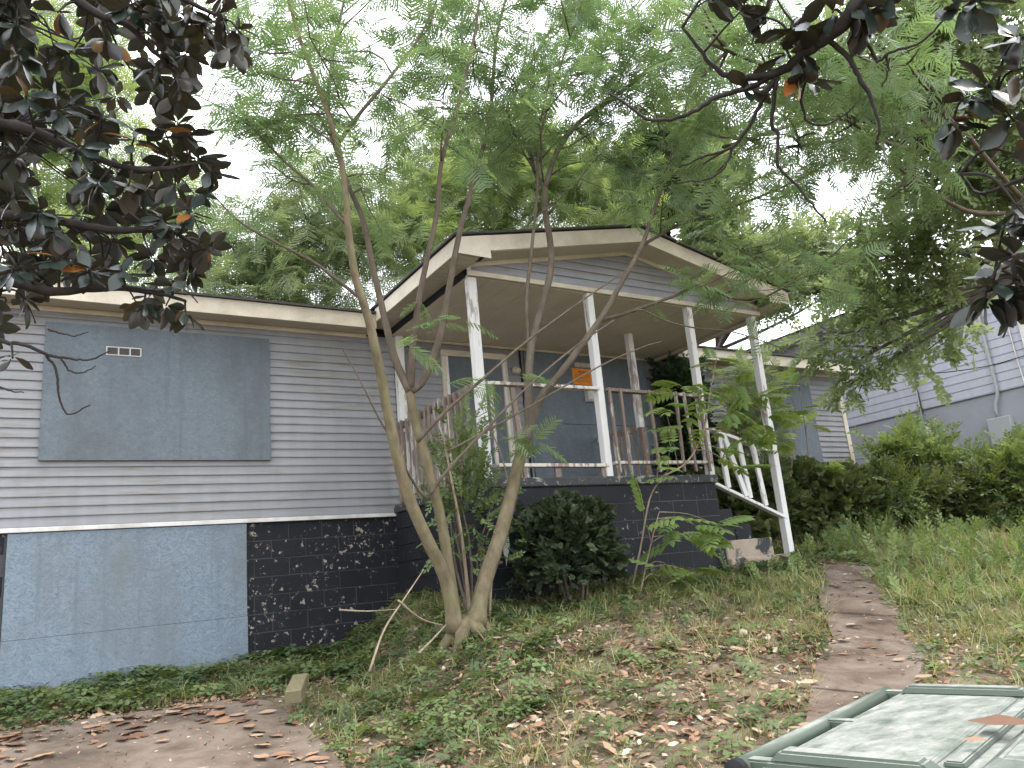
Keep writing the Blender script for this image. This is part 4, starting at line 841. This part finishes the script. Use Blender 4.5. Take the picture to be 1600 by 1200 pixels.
limbs = [([ft-UP*.2, ft+(.0, .05, 1.5), ft+(.1, .1, 3.2), ft+(.1, .2, 5.2), ft+(.2, .1, 7.5)], .20, .06),
 ([ft+(.05, .07, 2.2), L5(-90, 480, 5.6), L5(0, 440, 5.6), L5(80, 455, 5.5), L5(160, 450, 5.5), L5(230, 455, 5.45), L5(290, 470, 5.4)], .05, .010),
 ([ft+(.1, .1, 2.8), L5(-80, 340, 5.8), L5(0, 335, 5.8), L5(90, 345, 5.7), L5(180, 360, 5.6), L5(260, 360, 5.6), L5(320, 390, 5.5)], .05, .010),
 ([ft+(.1, .1, 3.3), L5(-70, 190, 5.9), L5(40, 200, 5.8), L5(130, 240, 5.7), L5(220, 265, 5.6), L5(310, 255, 5.55)], .045, .010),
 ([ft+(.1, .15, 5.0), L5(-60, 20, 5.9), L5(60, -30, 5.8), L5(150, 20, 5.7), L5(200, 40, 5.65), L5(235, 75, 5.6), L5(260, 100, 5.6)], .045, .008),
 ([ft+(.1, .2, 4.8), L5(80, -90, 5.8), L5(200, -50, 5.7), L5(290, 0, 5.6), L5(350, 30, 5.6)], .04, .008),
 ([L5(-60, 500, 5.4), L5(0, 532, 5.3), L5(40, 540, 5.3), L5(75, 555, 5.3), L5(110, 560, 5.3), L5(140, 562, 5.3), L5(172, 548, 5.3)], .016, .004),
 ([L5(72, 556, 5.3), L5(88, 578, 5.3), L5(90, 610, 5.3), L5(97, 635, 5.3), L5(110, 648, 5.3), L5(140, 632, 5.3)], .009, .004),
 ([L5(95, 560, 5.3), L5(110, 580, 5.3), L5(130, 582, 5.3), L5(150, 572, 5.3)], .007, .003),
 ([L5(-30, 600, 5.2), L5(0, 605, 5.2), L5(20, 612, 5.2), L5(38, 613, 5.2)], .007, .003), ([L5(75, 515, 5.3), L5(100, 522, 5.3), L5(120, 525, 5.3), L5(138, 518, 5.3)], .006, .003)]
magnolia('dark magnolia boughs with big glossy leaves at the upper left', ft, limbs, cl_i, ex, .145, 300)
R5 = lambda px, py, dd=4.6: atD(px, py, dd)
fr_ = np.array([5.4, .8, float(g(5.4, .8))])
limbs = [([fr_-UP*.2, fr_+(.0, .0, 1.5), fr_+(-.1, .0, 3.2), fr_+(-.1, .1, 5.0), fr_+(-.2, .2, 6.5)], .20, .06),
 ([fr_+(-.1, 0, 5.0), R5(1450, -150, 5), R5(1380, -60, 4.8), R5(1345, -5), R5(1310, 45), R5(1260, 80), R5(1215, 113), R5(1150, 122), R5(1112, 100), R5(1066, 42)], .055, .007),
 ([R5(1215, 113), R5(1175, 135), R5(1120, 152), R5(1075, 178), R5(1020, 188), R5(975, 160), R5(950, 145)], .018, .006),
 ([R5(1212, 118), R5(1190, 160), R5(1165, 205), R5(1140, 232), R5(1100, 245), R5(1060, 262)], .014, .005), ([R5(1145, 230), R5(1135, 255), R5(1110, 278), R5(1060, 285)], .009, .004),
 ([R5(1216, 120), R5(1206, 190), R5(1217, 215), R5(1215, 258), R5(1245, 290), R5(1270, 320), R5(1290, 345)], .013, .005),
 ([R5(1296, 62), R5(1325, 90), R5(1345, 125), R5(1362, 155), R5(1374, 200), R5(1368, 225)], .016, .006), ([R5(1330, 88), R5(1350, 65), R5(1372, 95), R5(1390, 82), R5(1440, 65), R5(1475, 30)], .011, .005),
 ([R5(1250, 155), R5(1262, 190), R5(1290, 195), R5(1320, 180), R5(1337, 163)], .008, .004), ([R5(1385, 85), R5(1388, 110), R5(1378, 135)], .008, .004),
 ([fr_+(-.1, 0, 3.4), R5(1680, 100, 5), R5(1600, 130, 5.2), R5(1555, 150, 4.5), R5(1510, 175, 5.2), R5(1490, 195, 4.4)], .03, .007), ([fr_+(-.05, 0, 2.8), R5(1680, 250, 5.2), R5(1595, 280, 5.2), R5(1550, 298, 5.2), R5(1525, 300, 5.2), R5(1500, 270, 4.4)], .02, .005),
 ([fr_+(-.05, 0, 2.4), R5(1690, 380, 5.2), R5(1620, 390, 5.0), R5(1575, 410, 5.0), R5(1545, 455, 4.2)], .022, .006)]
cl_r = [(R5(px, py, dd), n, 1) for px, py, dd, n in ((1115, -5, 4.6, 7), (1165, 10, 4.6, 9), (1190, 25, 4.6, 7), (1240, 40, 4.6, 9), (1225, 75, 4.6, 8), (1255, 85, 4.6, 8), (1340, 15, 4.6, 10), (1365, 25, 4.6, 9), (1385, 0, 4.6, 7), (1170, 135, 4.6, 7), (1245, 120, 4.6, 6), (1275, 120, 4.6, 5), (1500, 15, 4.4, 6), (1530, 0, 4.4, 5), (1590, 55, 4.4, 8), (1600, 105, 4.4, 6), (1490, 195, 4.4, 10), (1515, 150, 4.4, 8), (1540, 135, 4.4, 6), (1585, 190, 4.4, 5), (1590, 240, 4.4, 4), (1570, 350, 4.3, 9), (1595, 330, 4.3, 8), (1585, 400, 4.2, 8), (1555, 440, 4.2, 9), (1540, 480, 4.2, 8), (1580, 470, 4.2, 8), (1600, 440, 4.2, 6), (1300, 20, 4.6, 6))]
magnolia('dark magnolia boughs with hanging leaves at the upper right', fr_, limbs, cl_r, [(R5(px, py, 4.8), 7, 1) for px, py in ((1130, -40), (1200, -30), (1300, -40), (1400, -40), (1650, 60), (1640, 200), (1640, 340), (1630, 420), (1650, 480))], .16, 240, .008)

# ================================================================== ground cover
def scatter(n, x0, x1, y0, y1, dens):
    x = RNG.uniform(x0, x1, n); y = RNG.uniform(y0, y1, n); k = RNG.random(n) < dens(x, y)
    return x[k], y[k]
def nz(x, y, s, ph=0): return .5+.25*np.sin(s*x+1.3*s*y+ph)+.25*np.sin(1.7*s*y-.8*s*x+2*ph+1)*np.cos(.6*s*x+ph)
def blocked(x, y, pm=.27):
    b = (x > PX0-.1) & (x < 8.5) & (y > YP-.02) | (y > YW-.05) & (x < 13.7); s = on_slab(x, y); p_ = np.zeros(len(x), bool); near = (x < 9) & (y < 7)
    if near.any(): p_[near] = on_path(x[near], y[near], pm)
    return b | s | p_
def inview(x, y): a = np.arctan2(x, np.maximum(y, .01)); return (a > -.12) & (a < 1.25)
BL = (np.array([(-.5, 0, 0), (.5, 0, 0), (-.4, .12, .42), (.4, .12, .42), (-.25, .4, .75), (.25, .4, .75), (0, .8, .92)], float)*np.array([.045, 1, 1]), [(0, 1, 3, 2), (2, 3, 5, 4), (4, 5, 6, 6)])
BLT = (BL[0], np.array([(0, 1, 3), (0, 3, 2), (2, 3, 5), (2, 5, 4), (4, 5, 6)]))
def upfr(n, s, tilt=.25):
    a = RNG.uniform(0, 6.28, n); N = UP+RNG.normal(size=(n, 3))*tilt; N /= np.linalg.norm(N, axis=1)[:, None]; d = np.stack([np.cos(a), np.sin(a), 0*a], 1); d -= N*np.sum(d*N, 1)[:, None]
    return frames(d, N, s)
def gdens(x, y):
    rt = sstep((x-3.2-.4*(6-y))/3); d = .28+.72*rt; d = d*(.25+1.1*nz(x, y, 1.9)); d = np.where((x > 2.4) & (x < 6.6) & (y < 5.4) & (rt < .6), d*.6, d); return np.where(inview(x, y) & ~blocked(x, y), d, 0)
# tufts: blades grow in bunches
cx, cy = scatter(15000, 1, 9.5, 1.9, 8.5, gdens); k = RNG.integers(4, 11, len(cx)); X_ = np.repeat(cx, k)+RNG.normal(size=k.sum())*.03; Y_ = np.repeat(cy, k)+RNG.normal(size=k.sum())*.03
hh = np.repeat(RNG.uniform(.05, .15, len(cx)), k)*RNG.uniform(.7, 1.3, k.sum()); vv = np.clip(np.repeat(RNG.random(len(cx)), k)*.75+RNG.normal(size=k.sum())*.15, 0, 1)
x2, y2 = scatter(44000, 6.5, 22, 1.5, 11, lambda x, y: np.where(inview(x, y) & ~blocked(x, y), .45+.5*nz(x, y, 1.1), 0))
X_ = np.concatenate([X_, x2]); Y_ = np.concatenate([Y_, y2]); hh = np.concatenate([hh, RNG.uniform(.07, .24, len(x2))]); vv = np.concatenate([vv, np.clip(.12+.6*nz(x2, y2, .9, 2)+RNG.normal(size=len(x2))*.15, 0, 1)])
hh *= np.where((X_ > 6.6) & (X_ < 9.2) & (Y_ > 5.9), .45, 1); kk = ~blocked(X_, Y_, .20); X_, Y_, hh, vv = X_[kk], Y_[kk], hh[kk], vv[kk]
me = inst_mesh('grass', BLT[0], BLT[1], np.stack([X_, Y_, g(X_, Y_)-.005], 1), upfr(len(X_), hh), vv)
tag(put('grass', me, MT['grass']), 'patchy long grass covering the sloping front yard', 'grass', kind='stuff'); print('grass', len(X_))
# clover-like weeds
TRI = []; TF = []
for j, (a, rr_, h_) in enumerate(((0, .5, .55), (2.1, .55, .7), (4.2, .5, .6), (1.0, .1, .9))):
    c0 = np.array([rr_*math.cos(a), rr_*math.sin(a), h_])
    for b in (0, 2.09, 4.18):
        d = np.array([math.cos(b+a), math.sin(b+a), -.12]); s_ = np.array([-d[1], d[0], 0]); o = len(TRI); TRI += [c0, c0+d*.28+s_*.17, c0+d*.46, c0+d*.28-s_*.17]; TF.append((o, o+1, o+2, o+3))
CLV = (np.array(TRI), np.array(TF))
def cdens(x, y):
    bank = np.exp(-((x-(2.5+(y-5)*.30+.1))/.75)**2)*(y > 4.2); strip_ = (y > 7.55) & (x < 3.3); base_ = np.exp(-((y-6.35)/.55)**2)*(x > 2.6)*(x < 8); d = .10+.9*bank+(.25+.75*nz(x, y, 5))*strip_+.75*base_+.22*nz(x, y, 2.6, 1)+.35*sstep((x-5.5)/2)
    b = (x > PX0-.05) & (x < 8.5) & (y > YP-.02) | (y > YW-.04); s = on_slab(x, y) & (y < 7.3-.25*nz(x, y, 4)); p_ = on_path(x, y, .27); return np.where(b | s | p_, 0, d)
cx, cy = scatter(17000, -.9, 10.5, 2.0, 9.2, cdens); cs = RNG.uniform(.05, .12, len(cx))*np.where((cy > 7.4) & (cx < 3.5), .7+1.1*nz(cx, cy, 4, 2), 1)
me = inst_mesh('ground_cover', CLV[0], CLV[1], np.stack([cx, cy, g(cx, cy)-.01], 1), upfr(len(cx), cs, .3), np.clip(nz(cx, cy, 3)+RNG.normal(size=len(cx))*.2-.1, 0, 1))
tag(put('ground_cover', me, MT['clover']), 'low clover-like weeds along the wall, bank and yard', 'weeds', kind='stuff'); print('clover', len(cx))
x3, y3 = scatter(4200, 6.8, 20, 2.5, 10.5, lambda x, y: np.where(inview(x, y) & ~blocked(x, y), .35+.6*nz(x, y, .8, 3), 0))
me = inst_mesh('tall_weeds', SPRAY_SM[0], SPRAY_SM[1], np.stack([x3, y3, g(x3, y3)], 1), frames(UP+RNG.normal(size=(len(x3), 3))*.5, RNG.normal(size=(len(x3), 3)), RNG.uniform(.16, .38, len(x3)))*np.where(x3 > 9, 1.25, .8)[:, None, None], RNG.random(len(x3)))
tag(put('tall_weeds', me, MT['bright']), 'leafy bright weeds scattered through the right-hand grass', 'weeds', kind='stuff')
# leaf litter
def lfr(n, s, tilt=.35): return upfr(n, s, tilt)
LIT = (LEAF1[0]*np.array([1, 1, 1.6])-np.array([0, .5, 0]), LEAF1[1])
def ldens(x, y):
    core = np.exp(-((y-4.0)/1.7)**2)*np.exp(-((x-3.6)/2.2)**2); edge = np.exp(-((y-7.5)/.35)**2)*(x < 2.6); d = .16+1.1*core*(.4+.8*nz(x, y, 2.2, 4))+.9*edge+.5*np.exp(-(((x-7.6)/.5)**2+((y-5.9)/.4)**2))
    b = (x > PX0-.05) & (x < 8.6) & (y > YP-.05) | (y > YW-.08); s = on_slab(x, y) & (y < 7.2); return np.where(b, 0, np.where(s, .10+.25*sstep((y-6.4)/.8), np.where(on_path(x, y, .26), .12, d)))
lx, ly = scatter(46000, -.9, 9.5, 1.9, 9.1, ldens); ls = np.where(RNG.random(len(lx)) < .09, RNG.uniform(.08, .13, len(lx)), RNG.uniform(.025, .07, len(lx)))
sl_b = on_slab(lx, ly) & (ly < 7.2); pa_b = on_path(lx, ly, .27) & ~sl_b; ls = np.where(sl_b | pa_b, ls*.6, ls); lz = np.where(sl_b, slabz(lx, ly)+.008, g(lx, ly)+np.where(pa_b, .052, .012+RNG.random(len(lx))*.03))
me = inst_mesh('leaf_litter', LIT[0], LIT[1], np.stack([lx, ly, lz], 1), lfr(len(lx), ls), np.clip(RNG.normal(.55, .25, len(lx)), 0, 1))
tag(put('leaf_litter', me, MT['litter']), 'brown fallen leaf litter lying through the grass', 'leaf litter', kind='stuff'); print('litter', len(lx))
# single dry leaves on the concrete, the path and the bin
def dry_leaf(seed):
    r = random.Random(seed); V = []; Fc = []; rows = 5; cu = r.uniform(-.2, .3); cr_ = r.uniform(-.1, .4)
    for i in range(rows+1):
        t = i/rows; wd = max(.015, .27*math.sin(math.pi*(t*.94+.04)))*(1+r.uniform(-.12, .12))
        for s in (-1, 0, 1): V.append((s*wd*(1-.25*cr_), t-.5, cr_*wd*abs(s)*.9+cu*(t-.5)**2+.03+r.uniform(-.015, .015)))
    for i in range(rows):
        for s in (0, 1): o = i*3+s; Fc.append((o, o+1, o+4, o+3))
    me = mesh_of('fallen_leaf', V, Fc, True); a = me.attributes.new('var', 'FLOAT', 'POINT'); a.data.foreach_set('value', [r.choice((.25, .42, .5, .58, .66, .8))]*len(V)); me.materials.append(MT['litter']); return me
DL = [dry_leaf(s) for s in range(14)]
def drop(x, y, z, s, label, group, slope=(0, 0)):
    nrm = unit((-slope[0], -slope[1], 1)); R = frames(unit((math.cos(a_ := random.uniform(0, 6.28)), math.sin(a_), 0))[None], (nrm+RNG.normal(size=3)*.12)[None], [s])[0]
    o = put('fallen_leaf', random.choice(DL), None, None, (x, y, z), Matrix(R.tolist())); return tag(o, label, 'leaf', group)
n = 0
while n < 120:
    x, y = random.uniform(-.6, 1.72), random.uniform(4.9, 7.25)
    if random.random() > (.18+.9*sstep((y-6.2)/1.2)+.5*sstep((x-1.2)/.5)): continue
    drop(x, y, float(slabz(x, y))+.004, random.uniform(.09, .17), 'dry brown leaf lying on the concrete driveway slab', 'fallen leaves on the driveway', (0, .1)); n += 1
n = 0
while n < 52:
    i = random.randint(3, len(PATHC)-14); e = RNG.normal(size=2)*(.16, .16) if random.random() < .5 else rnd_dir(1)[0][:2]*.34; x, y = PATHC[i]+e
    drop(x, y, float(g(x, y))+.055, random.uniform(.05, .12), 'dry brown leaf lying on the concrete garden path', 'fallen leaves on the path', (.03, .17)); n += 1
# sticks by the tree foot
def stick(label, pts, r):
    T_ = Tubes(); q = smooth_line(pts, 5); T_.add(q, np.linspace(r, r*.5, len(q)), 5); tag(T_.build('stick', MT['stick']), label, 'stick')
stick('long thin dead stick leaning up beside the mimosa foot', [onY(577, 1050, 5.5), onY(600, 985, 5.6), onY(632, 935, 5.75), onY(662, 890, 5.9)], .010)
stick('bowed dead stick crossing the long stick near the mimosa', [onY(622, 938, 5.7), onY(645, 958, 5.75), onY(665, 970, 5.8), onY(692, 977, 5.85)], .010)
stick('thin pale horizontal stick left of the mimosa foot', [onY(530, 953, 6.0), onY(575, 955, 5.9), onY(620, 952, 5.8)], .007)
stick('short broken stick on the ground before the mimosa', [onY(655, 1020, 5.3), onY(675, 1000, 5.5), onY(697, 976, 5.8)], .011)
stick('upright stripped sapling stump between the mimosa stems', [(3.45, 6.45, float(g(3.45, 6.45))-.05), (3.43, 6.45, 1.9), (3.36, 6.45, 2.5), (3.30, 6.45, 2.95)], .018)
stick('slim bent shoot rising right of the mimosa stems', [(3.62, 6.42, float(g(3.6, 6.4))-.05), (3.75, 6.45, 1.7), (3.95, 6.4, 2.1), (3.93, 6.4, 2.6), (3.82, 6.4, 2.95)], .013)
# timber offcut on the driveway edge
t = NT('greenish_old_timber'); gn = t.noise(t.pos((1, .12, 1)), 60, 4); c = t.mix(gn, (.10, .085, .045), (.22, .19, .11)); t.bsdf(c, .85, t.bump(gn, .5, .004))
wb = beam('timber_offcut', onY(458, 1096, 6.35)+UP*.03, onY(470, 1068, 6.8)+UP*.03, .125, .10, t.m, None, .006, (0, 0, 1)); tag(wb, 'short weathered square timber offcut at the driveway edge', 'timber')

# ================================================================== the wheeled bin
t = NT('green_bin_plastic'); p = t.pos(); a = t.noise(t.pos((1, 2.2, 1)), 11, 8, .75, .2); b = t.noise(p, 120, 4)
c = t.mix(t.ramp(a, [(.34, W0), (.66, (1, 1, 1))]), (.085, .105, .078), (.34, .345, .315)); c = t.mix(.35, c, t.mix(b, (.6, .6, .6), (1.3, 1.3, 1.3)), 'MULTIPLY')
geo = t.n('ShaderNodeNewGeometry'); sp = t.n('ShaderNodeSeparateXYZ'); t.l(geo.outputs['Normal'], sp.inputs[0])
c = t.mix(t.ramp(sp.outputs[2], [(.75, W0), (.95, (1, 1, 1))]), t.mix(b, (.048, .066, .045), (.07, .09, .066)), c)     # dust lies on the level faces only
t.bsdf(c, .5, t.bump(b, .25, .002), .35); MT['bin'] = t.m
bo = np.array([.89, .868, 1.272]); e1 = np.array([.968, .25, 0]); e1 /= np.linalg.norm(e1); e2 = np.array([.25, -.968, 0]); e2 /= np.linalg.norm(e2)
BIN = thing('wheeled_bin', (1.3, .75, .1), 'green plastic wheeled rubbish bin with a dusty lid', 'bin')
MB = Matrix(((e1[0], e2[0], 0, bo[0]), (e1[1], e2[1], 0, bo[1]), (0, 0, 1, bo[2]), (0, 0, 0, 1)))
def lput(name, V, Fc, mat, parent=BIN, bev=.006, smooth=False):
    me = mesh_of(name, [tuple(MB @ Vector(tuple(map(float, v)))) for v in V], Fc); bm = bmesh.new(); bm.from_mesh(me); bmesh.ops.recalc_face_normals(bm, faces=bm.faces[:])
    if bev: bmesh.ops.bevel(bm, geom=bm.edges[:], offset=bev, segments=2, affect='EDGES', clamp_overlap=True)
    bm.to_mesh(me); bm.free(); return put(name, me, mat, parent)
def frus(x0, x1, y0, y1, z0, z1, ix=0, iy=0, ix2=None):
    ix2 = ix if ix2 is None else ix2
    return [(x0, y0, z0), (x1, y0, z0), (x1, y1, z0), (x0, y1, z0), (x0+ix, y0+iy, z1), (x1-ix2, y0+iy, z1), (x1-ix2, y1-iy, z1), (x0+ix, y1-iy, z1)], [(3, 2, 1, 0), (4, 5, 6, 7), (0, 1, 5, 4), (1, 2, 6, 5), (2, 3, 7, 6), (3, 0, 4, 7)]
lput('body', *frus(.09, .53, .17, .68, -1.10, -.06, -.06, -.09), MT['bin'])
lid = lput('lid', *frus(.0, .62, .018, .80, -.055, -.012, .006, .004), MT['bin'])
lput('panel', *frus(.07, .56, .04, .235, -.0118, -.007, .008, .008), MT['bin'], lid, .002)
lput('rib', *frus(.07, .56, .243, .272, -.0118, -.004, .003, .004), MT['bin'], lid, .002)
lput('panel', *frus(.04, .58, .285, .775, -.0118, .008, .03, .03), MT['bin'], lid, .005)
for x0, x1 in ((.012, .062), (.565, .612)): lput('corner_flange', *frus(x0, x1, .03, .25, -.0118, .004, .008, .015), MT['bin'], lid, .004)
T_ = Tubes(); T_.add([tuple(MB @ Vector(v)) for v in ((-.004, -.012, -.022), (.3, -.012, -.022), (.626, -.012, -.022))], .015, 12); T_.build('handle', MT['bin'], BIN)
T_ = Tubes(); T_.add([tuple(MB @ Vector(v)) for v in ((-.010, -.012, -.022), (.004, -.012, -.022))], .0165, 12); T_.build('end_cap', MT['dark'], BIN)
for x0 in (.012, .30, .585): lput('hinge', *frus(x0, x0+.03, -.02, .06, -.05, -.010, .003, .003), MT['bin'], BIN, .003)
for x0 in (.06, .50):
    T_ = Tubes(); T_.add([tuple(MB @ Vector(v)) for v in ((x0, .17, -.98), (x0+.05, .17, -.98))], .13, 16); T_.build('wheel', MT['dark'], BIN)
for lx_, ly_, s_, lab in ((.25, .275, .052, 'curled brown leaf near the middle of the bin lid'), (.42, .30, .034, 'small pale leaf on the far part of the bin lid'), (.14, .27, .020, 'tiny reddish leaf fragment in the groove of the bin lid')):
    p = MB @ Vector((lx_, ly_, .008)); drop(p.x, p.y, p.z, s_*1.6, lab, None)
